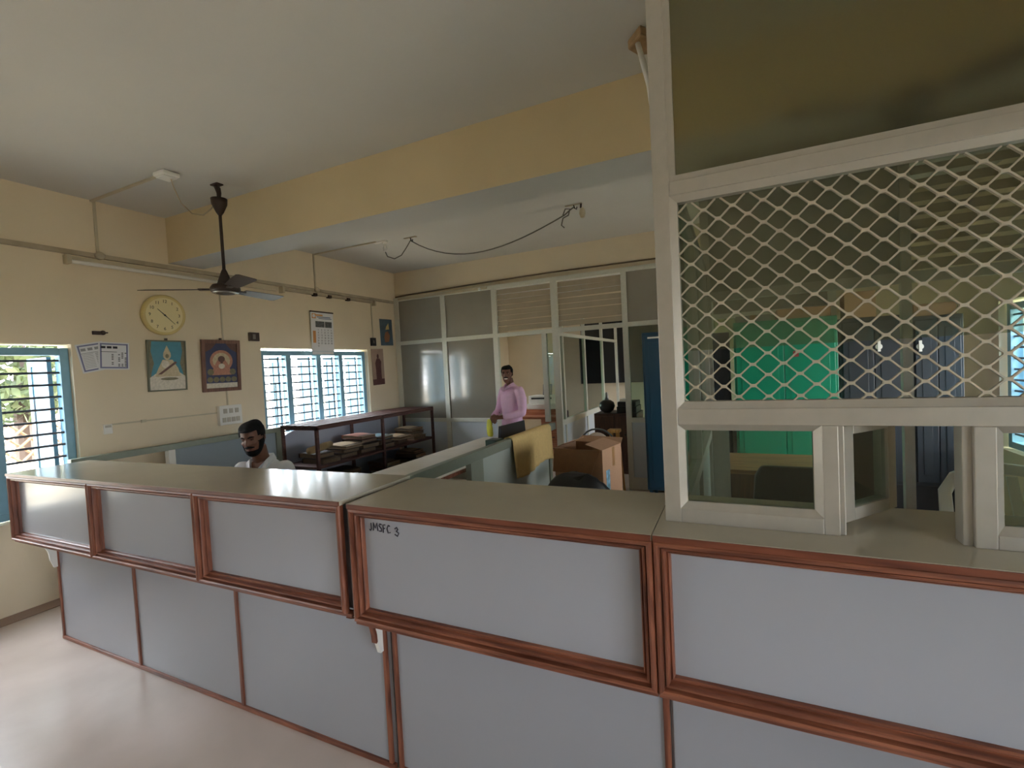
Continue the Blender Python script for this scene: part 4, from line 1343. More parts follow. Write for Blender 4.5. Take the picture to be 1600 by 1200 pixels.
# cabin desk and chairs
dk = empty('wooden_desk', (.2, 4.55, 0), 'wooden desk with a light brown top behind the left cash window sash', 'desk')
M_DESK = wood('desk_wood', srgb(120, 84, 50), srgb(164, 122, 78), .4, 'X')
M_DESKD = wood('desk_dark_wood', srgb(70, 44, 30), srgb(96, 62, 42), .5, 'Z')
MB().box(-.12, .62, 4.2, 4.95, .745, .78).build('desk_top', M_DESK, dk, bevel=.006)
MB().box(-.10, .60, 4.22, 4.24, .2, .745).build('modesty_panel', M_DESKD, dk)
for x in (-.10, .55):
    for y in (4.22, 4.88):
        MB().box(x, x + .05, y, y + .05, 0, .745).build('leg', M_DESKD, dk)
oc = empty('office_chair', (.34, 3.55, 0), 'black office chair in front of the wooden desk behind the cash window', 'chair')
bk = MB()
bk.prism([(.08, .62), (.10, .58), (.58, .58), (.60, .62), (.58, .86), (.54, .93), (.14, .93), (.10, .86)], 3.66, 3.72, 'Y')
bk.build('backrest', M_BLACK, oc, bevel=.02)
MB().box(.10, .58, 3.25, 3.70, .44, .52).build('seat', M_BLACK, oc, bevel=.03)
MB().tube([(.34, 3.69, .46), (.34, 3.73, .66)], .02, 8).build('back_bar', M_BLACK, oc)
MB().tube([(.34, 3.48, .08), (.34, 3.48, .44)], .025, 10).build('gas_column', M_BLACK, oc)
for k in range(5):
    a = 2 * PI * k / 5 + .3
    e = (.34 + .26 * math.cos(a), 3.48 + .26 * math.sin(a))
    lg = MB().tube([(.34, 3.48, .10), (*e, .065)], [.022, .016], 8).build('base_arm', M_BLACK, oc)
    MB().lathe([(.026, -.014), (.026, .014)], (e[0], e[1], .0265), 14, 'Y').build('castor', M_BLACK, lg)

pc = empty('plastic_chair', (1.40, 3.45, 0), 'white moulded plastic armchair behind the right cash window', 'chair')
M_PLAS = mat('white_plastic', srgb(228, 230, 224), .35, var=.02)
fr = MB()
arc = [(1.14, 3.56, .44), (1.13, 3.66, .62), (1.145, 3.74, .80), (1.20, 3.775, .885), (1.30, 3.79, .93), (1.42, 3.795, .945), (1.54, 3.79, .93), (1.64, 3.775, .885), (1.695, 3.74, .80), (1.71, 3.66, .62), (1.70, 3.56, .44)]
rings = []
for i, p in enumerate(arc):
    p = Vector(p)
    t = (Vector(arc[min(i + 1, 10)]) - Vector(arc[max(i - 1, 0)])).normalized()
    nrm = Vector((0, 1, .25)).normalized()
    u = t.cross(nrm).normalized()
    rings.append([p + u * a + nrm * b for a, b in ((-.035, -.008), (.035, -.008), (.035, .012), (-.035, .012))])
fr.rings(rings)
fr.build('back_frame', M_PLAS, pc, bevel=.006, smooth=True)
for x in (1.26, 1.35, 1.44, 1.53):
    MB().hexa([(x, 3.60, .46), (x + .05, 3.60, .46), (x + .05, 3.612, .46), (x, 3.612, .46), (x, 3.775, .90), (x + .05, 3.775, .90), (x + .05, 3.787, .90), (x, 3.787, .90)]).build('back_slat', M_PLAS, pc)
MB().box(1.17, 1.67, 3.16, 3.62, .42, .45).build('seat', M_PLAS, pc, bevel=.012)
for x, xx in ((1.19, 1.14), (1.65, 1.70)):
    MB().tube([(x, 3.20, .43), (xx, 3.16, 0.012)], [.03, .024], 8).build('leg', M_PLAS, pc)
    MB().tube([(x, 3.58, .43), (xx, 3.72, 0.012)], [.03, .024], 8).build('leg', M_PLAS, pc)
    MB().tube([(xx, 3.69, .66), (xx, 3.5, .665), (xx, 3.25, .65), (xx, 3.17, .60), (x, 3.19, .44)], .022, 8).build('armrest', M_PLAS, pc, smooth=True)
jk = MB()
lumpy(jk, (1.42, 3.39, .51), .17, .13, .06, 4)
tag(jk.build('folded_jacket', mat('navy_cloth', srgb(26, 34, 52), .8, var=.1), smooth=True), 'dark navy folded jacket lying on the white plastic chair', 'jacket')

# ================================================================ BETWEEN PARTITION AND COUNTER: carton, bag and odds
bx = empty('cardboard_box', (-1.5, 5.0, 0), 'large open cardboard box with folded flaps behind the middle counter', 'box')
BX0, BX1, BY0, BY1, BZ = -.28, .28, -.25, .25, .80
MBX = Matrix.Translation((-1.49, 5.02, 0)) @ Matrix.Rotation(-.17, 4, 'Z')
wl = MB(MBX)
wl.box(BX0, BX1, BY0, BY0 + .008, 0, BZ).box(BX0, BX1, BY1 - .008, BY1, 0, BZ).box(BX0, BX0 + .008, BY0 + .008, BY1 - .008, 0, BZ).box(BX1 - .008, BX1, BY0 + .008, BY1 - .008, 0, BZ).box(BX0 + .008, BX1 - .008, BY0 + .008, BY1 - .008, 0, .008)
wl.build('box_walls', M_CARD, bx)


def flap(pts, name='flap', m=None):
    a, b, c, d = [Vector(p) for p in pts]
    n = (b - a).cross(d - a).normalized() * .006
    MB(MBX).hexa([a, b, c, d, a + n, b + n, c + n, d + n]).build(name, m or M_CARD, bx)


flap([(BX1, BY0, BZ), (BX1, BY1, BZ), (BX1 - .20, BY1 - .02, BZ + .055), (BX1 - .20, BY0 + .02, BZ + .05)])
flap([(BX0, BY1, BZ), (BX0, BY0, BZ), (BX0 + .12, BY0 + .02, BZ + .05), (BX0 + .12, BY1 - .02, BZ + .05)])
flap([(BX1, BY1, BZ), (BX0, BY1, BZ), (BX0 + .03, BY1 + .13, BZ + .05), (BX1 - .03, BY1 + .13, BZ + .045)])
flap([(BX0, BY0 - .002, BZ), (BX1 - .03, BY0 - .002, BZ), (BX1 - .10, BY0 - .07, BZ - .24), (BX0 + .01, BY0 - .07, BZ - .24)], m=M_CARDI)
MB(MBX).box(BX1, BX1 + .002, -.17, -.08, .28, .58).build('printed_label', mat('blue_white_print', srgb(120, 160, 186), .5, var=.5, scale=18), bx)
MB(MBX).box(BX1, BX1 + .002, .0, .06, .60, BZ - .005).build('tape', MATS['brown_tape'], bx)
bg = MB()
lumpy(bg, (-1.42, 4.36, .30), .36, .22, .33, 9, amp=.08)
tag(bg.build('black_bag', mat('black_rexine', srgb(24, 23, 24), .45, var=.15, scale=8), smooth=True), 'black soft bag slumped in front of the open cardboard box', 'bag')
# chair with arched tubular back behind the box
ch = empty('tubular_chair', (-1.62, 5.9, 0), 'chair with arched grey tubular back behind the cardboard box', 'chair')
arc = [(-1.86, 5.86, .44), (-1.85, 5.88, .60)] + [(-1.62 + .225 * math.cos(a), 5.90, .66 + .20 * math.sin(a)) for a in [PI - PI * k / 10 for k in range(11)]] + [(-1.39, 5.88, .60), (-1.38, 5.86, .44)]
MB().tube(arc, .012, 8).build('back_tube', mat('grey_tube', srgb(92, 100, 106), .35, metal=.5), ch, smooth=True)
MB().lathe([(.14, -.02), (.16, 0), (.14, .02)], (-1.62, 5.89, .66), 24, 'Y').build('back_pad', mat('pale_tan_pad', srgb(196, 180, 164), .6), ch, smooth=True)
MB().box(-1.84, -1.40, 5.46, 5.86, .42, .46).build('seat', MATS['pale_tan_pad'], ch, bevel=.02)
for x in (-1.84, -1.40):
    for y in (5.48, 5.85):
        MB().tube([(x, y, 0), (x, y, .43)], .012, 8).build('leg', MATS['grey_tube'], ch)
st = empty('wooden_stool', (-1.43, 6.05, 0), 'yellowish wooden stand with splayed legs behind the cardboard box', 'stool')
M_PINE = wood('pine_wood', srgb(176, 126, 62), srgb(212, 166, 96), .5, 'Z')
for sx in (-1, 1):
    for sy in (-1, 1):
        MB().hexa([(-1.43 + sx * .085 - .012, 6.03 + sy * .085 - .012, 0), (-1.43 + sx * .085 + .012, 6.03 + sy * .085 - .012, 0), (-1.43 + sx * .085 + .012, 6.03 + sy * .085 + .012, 0), (-1.43 + sx * .085 - .012, 6.03 + sy * .085 + .012, 0),
                   (-1.43 + sx * .04 - .012, 6.03 + sy * .04 - .012, .80), (-1.43 + sx * .04 + .012, 6.03 + sy * .04 - .012, .80), (-1.43 + sx * .04 + .012, 6.03 + sy * .04 + .012, .80), (-1.43 + sx * .04 - .012, 6.03 + sy * .04 + .012, .80)]).build('leg', M_PINE, st)
MB().box(-1.505, -1.355, 5.96, 6.10, .80, .84).build('seat', M_PINE, st, bevel=.005)

# desk left of the low partition, with a black monitor
wd = empty('office_table', (-2.85, 4.7, 0), 'brown edged office table beyond the low grey green partition', 'table')
MB().box(-3.25, -2.43, 3.55, 5.85, .70, .735).build('table_top', mat('pale_table_laminate', srgb(206, 196, 180), .3), wd, bevel=.003)
MB().box(-2.435, -2.425, 3.55, 5.85, .70, .735).build('edge_strip', M_WOOD, wd)
for x in (-3.22, -2.5):
    for y in (3.6, 5.75):
        MB().box(x, x + .04, y, y + .04, 0, .70).build('leg', M_DARKB, wd)
mo = empty('computer_monitor', (-2.62, 5.4, .735), 'black computer monitor seen from behind in front of the standing man', 'monitor')
MB().hexa([(-2.60, 5.02, .80), (-2.57, 5.02, .80), (-2.57, 5.80, .80), (-2.60, 5.80, .80), (-2.60, 5.06, 1.00), (-2.58, 5.06, 1.00), (-2.58, 5.80, .985), (-2.60, 5.80, .985)]).build('screen_housing', M_BLACK, mo, bevel=.006)
MB().box(-2.60, -2.57, 5.33, 5.47, .74, .82).build('stand_neck', M_BLACK, mo)
MB().box(-2.72, -2.50, 5.28, 5.52, .735, .747).build('stand_foot', M_BLACK, mo, bevel=.004)
tb = MB().box(-2.66, -2.52, 4.82, 5.0, .736, .87)
tag(tb.build('desk_box', mat('dark_green_box', srgb(58, 84, 78), .4), bevel=.006), 'small dark green box standing beside the black monitor', 'box')

# back office: desk, printer, photo frame, cupboard, pot
bd2 = empty('office_desk', (-3.3, 8.1, 0), 'brown wooden desk carrying the printer in the back office', 'desk')
MB().box(-3.9, -2.7, 7.75, 8.5, .76, .80).build('desk_top', wood('reddish_desk_wood', srgb(150, 86, 58), srgb(186, 124, 92), .35, 'X'), bd2, bevel=.004)
MB().box(-3.75, -2.75, 8.1, 8.5, .80, .90).build('desk_shelf', MATS['reddish_desk_wood'], bd2, bevel=.004)
MB().box(-3.86, -3.80, 7.8, 8.45, 0, .76).build('side_panel', MATS['reddish_desk_wood'], bd2)
MB().box(-3.15, -2.74, 7.8, 8.45, .1, .76).build('drawer_unit', MATS['reddish_desk_wood'], bd2)
for z in (.14, .34, .54):
    dd_ = MB().box(-3.13, -2.76, 7.785, 7.80, z, z + .18).build('drawer', MATS['reddish_desk_wood'], bd2, bevel=.004)
    MB().tube([(-3.0, 7.77, z + .1), (-2.89, 7.77, z + .1)], .008, 6).build('drawer_handle', M_BLACK, dd_)
pr = empty('printer', (-3.25, 8.3, .90), 'white desktop printer on the desk beside the standing man', 'printer')
M_PRN = mat('white_printer_plastic', srgb(226, 222, 214), .4)
MB().box(-3.55, -2.98, 8.12, 8.48, .90, 1.00).build('paper_tray_base', M_PRN, pr, bevel=.01)
MB().box(-3.52, -3.0, 8.14, 8.48, 1.0, 1.15).build('printer_body', M_PRN, pr, bevel=.015)
MB().box(-3.46, -3.06, 8.13, 8.145, 1.085, 1.115).build('paper_slot', M_BLACK, pr)
MB().hexa([(-3.45, 8.02, .99), (-3.07, 8.02, .99), (-3.07, 8.14, .985), (-3.45, 8.14, .985), (-3.45, 8.02, .995), (-3.07, 8.02, .995), (-3.07, 8.14, .992), (-3.45, 8.14, .992)]).build('output_tray', M_PRN, pr)
pf = empty('framed_photo', (-3.22, 8.3, 1.15), 'small upright photo frame standing on the white printer', 'photo frame')
Mq = Matrix.Translation((-3.20, 8.3, 1.152)) @ Matrix.Rotation(-.18, 4, 'X')
fb = MB(Mq)
for a in ((-.09, -.07, 0, .2), (.07, .09, 0, .2), (-.07, .07, 0, .02), (-.07, .07, .18, .2)):
    fb.box(a[0], a[1], -.008, .008, a[2], a[3])
fb.build('frame', mat('silver_frame', srgb(150, 146, 140), .35, metal=.5), pf)
MB(Mq).box(-.07, .07, -.002, .004, .02, .18).build('photo', mat('grey_photo', srgb(176, 170, 160), .4, var=.25, scale=30), pf)
cb = empty('low_cupboard', (-1.62, 7.4, 0), 'dark brown low cupboard in the back office behind the doorway', 'cupboard')
M_DKW = wood('dark_cupboard_wood', srgb(52, 30, 24), srgb(84, 52, 42), .4, 'Z')
MB().box(-2.0, -1.35, 7.15, 7.7, .0, .92).build('carcass', M_DKW, cb, bevel=.004)
for a, b in ((-1.98, -1.685), (-1.675, -1.37)):
    dd_ = MB().box(a, b, 7.13, 7.15, .04, .88).build('door', M_DKW, cb, bevel=.004)
    MB().lathe([(.012, 0), (.016, -.02), (.008, -.028)], ((a + b) / 2, 7.13, .6), 10, 'Y').build('knob', M_BLACK, dd_)
bxk = empty('black_printer', (-1.52, 7.4, .92), 'black boxy machine on the dark brown cupboard in the back office', 'machine')
MB().box(-1.66, -1.36, 7.2, 7.6, .92, 1.02).build('machine_base', M_BLACK, bxk, bevel=.01)
MB().box(-1.65, -1.37, 7.22, 7.6, 1.02, 1.09).build('machine_lid', M_BLACK, bxk, bevel=.012)
MB().box(-1.62, -1.5, 7.25, 7.4, 1.09, 1.13).build('paper_pile', M_WHITE, bxk)
pt = empty('water_pot', (-1.83, 7.3, .92), 'dark round water pot with a silver neck in the back office', 'pot')
MB().lathe([(.05, .922), (.10, .96), (.125, 1.02), (.11, 1.08), (.06, 1.115), (.035, 1.12)], (-1.83, 7.3, 0), 24).build('pot_body', mat('dark_clay', srgb(40, 38, 38), .35), pt, smooth=True)
MB().lathe([(.035, 1.12), (.026, 1.16), (.022, 1.22), (.012, 1.24)], (-1.83, 7.3, 0), 16).build('pot_neck', mat('dull_silver', srgb(150, 150, 148), .3, metal=.7), pt, smooth=True)
db = empty('black_wall_box', (-1.9, 10.4, 1.3), 'black box on the rear wall seen through the doorway', 'cupboard')  # plain black two-leaf box against the rear wall
MB().box(-3.1, -1.45, 10.28, 10.6, 1.25, 2.6).build('carcass', M_BLACK, db, bevel=.006)
for a, b in ((-3.08, -2.28), (-2.27, -1.47)):
    MB().box(a, b, 10.265, 10.28, 1.28, 2.57).build('door', M_BLACK, db, bevel=.004)

# ================================================================ PEOPLE
HEADS = [(-.118, -.052, .016, .016), (-.108, -.052, .032, .030), (-.09, -.044, .046, .046), (-.065, -.030, .056, .064), (-.035, -.016, .064, .080), (0, -.006, .069, .090), (.035, 0, .073, .095), (.068, .004, .072, .093), (.092, .006, .060, .079), (.108, .008, .042, .056), (.118, .008, .018, .026)]


def head_pt(z, a, off=0.0):
    H = HEADS
    z = max(H[0][0], min(H[-1][0], z))
    for i in range(len(H) - 1):
        if H[i][0] <= z <= H[i + 1][0]:
            t = (z - H[i][0]) / (H[i + 1][0] - H[i][0])
            cy, rx, ry = [H[i][k] + (H[i + 1][k] - H[i][k]) * t for k in (1, 2, 3)]
            break
    zz = z + (off * (z / .118) if z > .08 else 0)
    return Vector((math.cos(a) * (rx + off), cy + math.sin(a) * (ry + off), zz))


def head_shell(Mh, mask, n=40, m=34):
    b = MB(Mh)
    rings = []
    for j in range(m + 1):
        z = -.118 + .236 * j / m
        ring = []
        for k in range(n):
            a = 2 * PI * k / n
            p = head_pt(z, a)
            ring.append(head_pt(z, a, mask(p)))
        rings.append(ring)
    return b.rings(rings)


def remesh(o, vox, smooth=4):
    r = o.modifiers.new('remesh', 'REMESH')
    r.mode = 'VOXEL'
    r.voxel_size = vox
    r.use_smooth_shade = True
    if smooth:
        s = o.modifiers.new('smooth', 'SMOOTH')
        s.factor = .5
        s.iterations = smooth
    bpy.context.view_layer.update()
    me = bpy.data.meshes.new_from_object(o.evaluated_get(bpy.context.evaluated_depsgraph_get()))
    me.name = o.name
    for md in list(o.modifiers):
        o.modifiers.remove(md)
    old = o.data
    o.data = me
    bpy.data.meshes.remove(old)
    me.polygons.foreach_set('use_smooth', [True] * len(me.polygons))
    return o


def ring_e(c, u, v, n=20):
    c = Vector(c)
    return [c + u * math.cos(2 * PI * k / n) + v * math.sin(2 * PI * k / n) for k in range(n)]


def torso(b, secs, n=24):
    """secs: (x, y, z, half width, half depth)"""
    b.rings([ring_e((x, y, z), Vector((w, 0, 0)), Vector((0, d, 0)), n) for x, y, z, w, d in secs])


def limb(b, pts, rad, n=12):
    b.tube(pts, rad, n)
    b.ell(pts[0], rad[0], rad[0], rad[0], 10, 8)
    b.ell(pts[-1], rad[-1], rad[-1], rad[-1], 10, 8)


def hand(b, wrist, direction, palm_n, side, curl=.5, scale=1.0):
    """five-fingered hand: wrist point, pointing direction, palm normal, side=+1/-1 for the thumb side"""
    d = Vector(direction).normalized()
    nn = Vector(palm_n)
    nn = (nn - d * nn.dot(d)).normalized()
    t = d.cross(nn) * side
    w = Vector(wrist)
    s = scale
    b.rings([ring_e(w + d * x * s, t * hw_ * s, nn * hd_ * s, 12) for x, hw_, hd_ in ((-.02, .026, .02), (.0, .028, .02), (.035, .038, .016), (.07, .041, .014), (.088, .038, .011))])
    for k, (o, ln) in enumerate(((.029, .072), (.010, .080), (-.010, .074), (-.028, .058))):
        p = w + (d * .082 + t * o) * s
        pts = [p]
        ang = 0.15
        for seg in (.42, .33, .25):
            ang += curl * (.9 + .12 * k)
            p = p + (d * math.cos(ang) + nn * math.sin(ang)) * ln * seg * s
            pts.append(p)
        limb(b, pts, [.0095 * s, .009 * s, .0082 * s, .0068 * s], 8)
    p = w + (d * .02 + t * .026) * s
    q = p + (d * .55 + t * .7 + nn * .3).normalized() * .036 * s
    r_ = q + (d * .8 + t * .3 + nn * .45).normalized() * .028 * s
    limb(b, [p, q, r_, r_ + (d * .9 + nn * .4).normalized() * .02 * s], [.013 * s, .011 * s, .009 * s, .0075 * s], 8)


def face_parts(Mh, root, smile, beard):
    hair_m = lambda p: (.011 + .003 * math.sin(p.x * 90) if p.z > (.074 if p.y < -.045 else (.03 if p.y < -.018 and p.y > -.045 else (-.022 if p.y < .03 else -.055))) else -.012)
    head_shell(Mh, hair_m).build('hair', M_HAIR, root, smooth=True)
    for s in (-1, 1):
        e = MB(Mh).ell((s * .031, -.0795, .018), .0125, .0100, .0046 if smile else .0030, 12, 8).build('eye', M_EYE if smile else M_SKIN, root, smooth=True)
        MB(Mh).ell((s * .031, -.0872, .018), .0068, .0032, .0046 if smile else .002, 10, 6).build('iris', M_PUPIL, e, smooth=True)
        MB(Mh).tube([(s * .017, -.089, .020), (s * .031, -.0905, .0235 if smile else .0165), (s * .046, -.083, .019)], [.001, .0018, .001], 6).build('eyelash', M_HAIR, e)
        MB(Mh).tube([(s * .012, -.096, .034), (s * .03, -.093, .041), (s * .05, -.078, .035)], [.004, .0052, .003], 6).build('eyebrow', M_HAIR, root)
    MB(Mh).tube([(-.034, -.083, -.042), (-.018, -.096, -.037), (0, -.100, -.034), (.018, -.096, -.037), (.034, -.083, -.042)], [.004, .0075, .0078, .0075, .004], 8).build('moustache', M_HAIR, root, smooth=True)
    if smile:
        MB(Mh).rings([ring_e((x, y, -.056 + .30 * x * x * 8), Vector((0, .004, 0)), Vector((0, 0, h)), 10) for x, y, h in ((-.027, -.0835, .002), (-.016, -.0925, .0065), (0, -.0965, .008), (.016, -.0925, .0065), (.027, -.0835, .002))]).build('teeth', M_TEETH, root, smooth=True)
        MB(Mh).tube([(-.03, -.082, -.052), (-.016, -.0925, -.067), (0, -.096, -.070), (.016, -.0925, -.067), (.03, -.082, -.052)], [.003, .0045, .005, .0045, .003], 8).build('lower_lip', M_LIP, root, smooth=True)
    else:
        MB(Mh).tube([(-.022, -.0875, -.058), (0, -.0965, -.058), (.022, -.0875, -.058)], [.003, .0055, .003], 8).build('mouth', M_LIP, root, smooth=True)
    if beard:
        bm_ = lambda p: (.008 if (p.z < -.066 and p.y < .03) or (p.z < .0 and abs(p.x) > .045 and p.y < .02 and p.y > -.06) else -.012)
        head_shell(Mh, bm_).build('beard', M_HAIR, root, smooth=True)


def head_mesh(b, Mh):
    old = b.M
    b.M = Mh
    rings = []
    for j in range(25):
        z = -.118 + .236 * j / 24
        rings.append([head_pt(z, 2 * PI * k / 28) for k in range(28)])
    b.rings(rings)
    b.tube([(0, -.086, .034), (0, -.098, .012), (0, -.109, -.010), (0, -.104, -.022)], [.007, .009, .0125, .011], 10)
    for s in (-1, 1):
        b.ell((s * .012, -.096, -.018), .009, .011, .008, 10, 8)
        b.ell((s * .073, .012, .004), .010, .020, .031, 12, 8, Matrix.Rotation(s * .25, 3, 'Z'))
        b.ell((s * .04, -.066, -.012), .022, .020, .016, 12, 8)
    b.tube([(-.05, -.078, .036), (-.02, -.090, .037), (.02, -.090, .037), (.05, -.078, .036)], .007, 8)
    b.M = old


def collar(root, Mc, m, neck_r=.062):
    c = MB(Mc)
    for s in (-1, 1):
        pts_i, pts_o = [], []
        for k in range(9):
            a = PI / 2 - s * (PI * .93) * k / 8
            lift = .03 * (1 - k / 8)
            pts_i.append(Vector((neck_r * math.cos(a) * 1.0, neck_r * math.sin(a) * .95, .03 + lift - .018 * (k / 8) ** 2 * 2)))
            drop = .042 + (.03 if k >= 7 else 0)
            pts_o.append(Vector(((neck_r + .022) * math.cos(a), (neck_r + .026) * math.sin(a) * .98 - (.012 if k >= 7 else 0), .03 + lift - drop - .018 * (k / 8) ** 2 * 2)))
        n = 9
        th = Vector((0, 0, .004))
        vs = pts_i + pts_o + [p + th for p in pts_i] + [p + th for p in pts_o]
        fs = []
        for k in range(8):
            fs += [(k, k + 1, n + k + 1, n + k), (2 * n + k, 3 * n + k, 3 * n + k + 1, 2 * n + k + 1)]
            fs += [(k, 2 * n + k, 2 * n + k + 1, k + 1), (n + k, n + k + 1, 3 * n + k + 1, 3 * n + k)]
        fs += [(0, n, 3 * n, 2 * n), (8, 2 * n + 8, 3 * n + 8, n + 8)]
        c._add(vs, fs)
    return c.build('shirt_collar', m, root, smooth=False)


def person_root(loc, rz, label):
    r = bpy.data.objects.new('person', None)
    COL.objects.link(r)
    r.location = loc
    r.rotation_euler = (0, 0, rz)
    WORLD[r.name] = Vector()
    return tag(r, label, 'person')


# ---- seated man behind the left counter (local frame: facing -Y, z up from the floor)
p1 = person_root((-3.27, 2.42, 0), 0.33, 'bearded man in an open-necked white shirt sitting behind the left counter')
SH = 1.075
Mhd = Matrix.Translation((.0, -.085, 1.275)) @ Matrix.Rotation(.12, 4, 'Z') @ Matrix.Rotation(-.08, 4, 'Y') @ Matrix.Rotation(.25, 4, 'X')
b = MB()
head_mesh(b, Mhd)
b.tube([(0, .0, 1.0), (0, -.012, 1.10), (0, -.045, 1.21)], [.07, .058, .056], 16)
torso(b, [(0, .0, .44, .15, .12), (0, .01, .55, .155, .115), (0, .015, .70, .145, .10), (0, .01, .86, .165, .115), (0, .01, .96, .175, .11), (0, .01, 1.03, .16, .085), (0, .0, 1.08, .08, .06)])
for s in (-1, 1):
    limb(b, [(s * .18, .005, 1.015), (s * .235, -.04, .86), (s * .255, -.10, .735)], [.058, .048, .042])
    limb(b, [(s * .255, -.10, .735), (s * .22, -.25, .66), (s * .17, -.37, .61)], [.042, .036, .027])
    hand(b, (s * .165, -.385, .605), (-s * .12, -1, -.12), (0, 0, -1), s, .35)
    limb(b, [(s * .09, -.02, .50), (s * .11, -.22, .53), (s * .12, -.42, .51)], [.082, .075, .058])
    limb(b, [(s * .12, -.42, .51), (s * .12, -.42, .30), (s * .12, -.41, .10)], [.056, .05, .036])
    b.ell((s * .12, -.47, .05), .042, .12, .04, 14, 8)
remesh(b.build('body', M_SKIN, p1), .0065, 3)
M_SHW = mat('white_shirt_cloth', srgb(222, 224, 230), .8, var=.03, scale=30, bump=.2, bscale=30)
sh = MB()
torso(sh, [(0, .01, .50, .172, .134), (0, .02, .62, .17, .128), (0, .02, .74, .165, .12), (0, .015, .86, .182, .130), (0, .012, .96, .192, .124), (0, .012, 1.035, .178, .098), (0, .015, 1.082, .105, .074), (0, .018, 1.10, .075, .064)])
for s in (-1, 1):
    limb(sh, [(s * .17, .008, 1.018), (s * .215, -.02, .93), (s * .25, -.06, .82), (s * .268, -.10, .735)], [.070, .068, .064, .058])
    limb(sh, [(s * .268, -.10, .735), (s * .245, -.19, .695), (s * .225, -.245, .668)], [.058, .054, .05])
remesh(sh.build('shirt', M_SHW, p1), .0075, 4)
# open neck: bare chest wedge lying on the shirt front
vn = MB()
vs = [(-.050, -.062, 1.092), (.050, -.062, 1.092), (.030, -.098, 1.045), (.0, -.126, .965), (-.030, -.098, 1.045)]
vn._add(vs + [(x, y + .05, z - .01) for x, y, z in vs], [(0, 1, 2, 3, 4), (9, 8, 7, 6, 5)] + [(i, 5 + i, 5 + (i + 1) % 5, (i + 1) % 5) for i in range(5)])
vn.build('bare_neckline', M_SKIN, p1, subd=0, bevel=.006)
cw = MB()
for s in (-1, 1):
    q = [(s * .060, .02, 1.125), (s * .068, -.045, 1.105), (s * .030, -.108, 1.045), (s * .006, -.135, .955), (s * .05, -.136, .985), (s * .088, -.115, 1.035), (s * .092, -.06, 1.078), (s * .085, .03, 1.092)]
    cw._add(q + [(x, y - .006, z + .006) for x, y, z in q], [tuple(range(8)), tuple(range(15, 7, -1))] + [(i, 8 + i, 8 + (i + 1) % 8, (i + 1) % 8) for i in range(8)])
q = [(-.06, .02, 1.125), (.06, .02, 1.125), (.045, .075, 1.135), (-.045, .075, 1.135)]
cw._add(q + [(x * 1.3, y + .012, z - .045) for x, y, z in q], [(0, 1, 2, 3), (7, 6, 5, 4), (1, 2, 6, 5), (2, 3, 7, 6), (3, 0, 4, 7), (0, 1, 5, 4)])
cw.build('shirt_collar', M_SHW, p1, bevel=.002)
tr = MB()
torso(tr, [(0, .0, .425, .165, .14), (0, .0, .50, .17, .14), (0, .01, .56, .168, .13)])
for s in (-1, 1):
    limb(tr, [(s * .09, -.02, .50), (s * .11, -.22, .53), (s * .12, -.42, .51)], [.094, .086, .070])
    limb(tr, [(s * .12, -.42, .51), (s * .12, -.42, .30), (s * .12, -.41, .12)], [.068, .062, .055])
remesh(tr.build('trousers', mat('dark_trousers', srgb(36, 38, 46), .8), p1), .0085, 3)
for s in (-1, 1):
    MB().rings([ring_e((s * .12, y, z), Vector((w, 0, 0)), Vector((0, 0, h)), 14) for y, z, w, h in ((-.33, .05, .03, .045), (-.38, .055, .045, .055), (-.48, .045, .05, .044), (-.58, .032, .042, .03), (-.62, .026, .02, .018))]).build('shoe', M_BLACK, p1, smooth=True)
face_parts(Mhd, p1, False, True)

# chair under him
sc_ = empty('wooden_chair', (-3.27, 2.42, 0), 'wooden chair under the man in the white shirt', 'chair', rz=0.33)
MB().box(-.21, .21, -.20, .18, .35, .385).build('seat', M_DESK, sc_, bevel=.006)
for x in (-.21, .17):
    MB().box(x, x + .04, -.20, -.16, 0, .35).build('leg', M_DESK, sc_)
    MB().box(x, x + .04, .18, .215, 0, .85).build('leg', M_DESK, sc_)
MB().box(-.17, .17, .185, .205, .62, .84).build('backrest', M_DESK, sc_, bevel=.004)

# ---- standing man in the doorway
RZ2 = -0.45
p2 = person_root((-2.90, 6.08, 0), RZ2, 'smiling man in a pink shirt standing at the office doorway')
Mhd = Matrix.Translation((0.0, -.045, 1.605)) @ Matrix.Rotation(.64, 4, 'Z') @ Matrix.Rotation(.06, 4, 'X')
b = MB()
head_mesh(b, Mhd)
b.tube([(0, .02, 1.36), (0, .01, 1.44), (0, -.02, 1.54)], [.066, .056, .055], 16)
torso(b, [(0, .0, .80, .165, .11), (0, .0, .92, .16, .11), (0, .01, 1.05, .15, .10), (0, .005, 1.20, .165, .115), (0, .01, 1.31, .175, .108), (0, .015, 1.385, .155, .08), (0, .015, 1.43, .075, .058)])
HANDC = Vector((.0, -.30, 1.02))
for s in (-1, 1):
    limb(b, [(s * .185, .015, 1.365), (s * .235, .01, 1.20), (s * .25, -.03, 1.07)], [.056, .048, .041])
    limb(b, [(s * .25, -.03, 1.07), (s * .155, -.18, 1.03), (s * .06, -.29, 1.02)], [.041, .035, .027])
    hand(b, (s * .05, -.305, 1.02 + s * .01), (-s * .8, -.55, -.12), (-s * .3, .6, -.5), s, .55)
    limb(b, [(s * .09, 0, .86), (s * .10, -.01, .50), (s * .105, .01, .09)], [.088, .06, .038])
    b.ell((s * .115, -.06, .045), .044, .125, .04, 14, 8)
remesh(b.build('body', M_SKIN, p2), .0065, 3)
M_PINK = mat('pink_shirt_cloth', srgb(226, 186, 214), .8, var=.04, scale=25, bump=.2, bscale=30)
sh = MB()
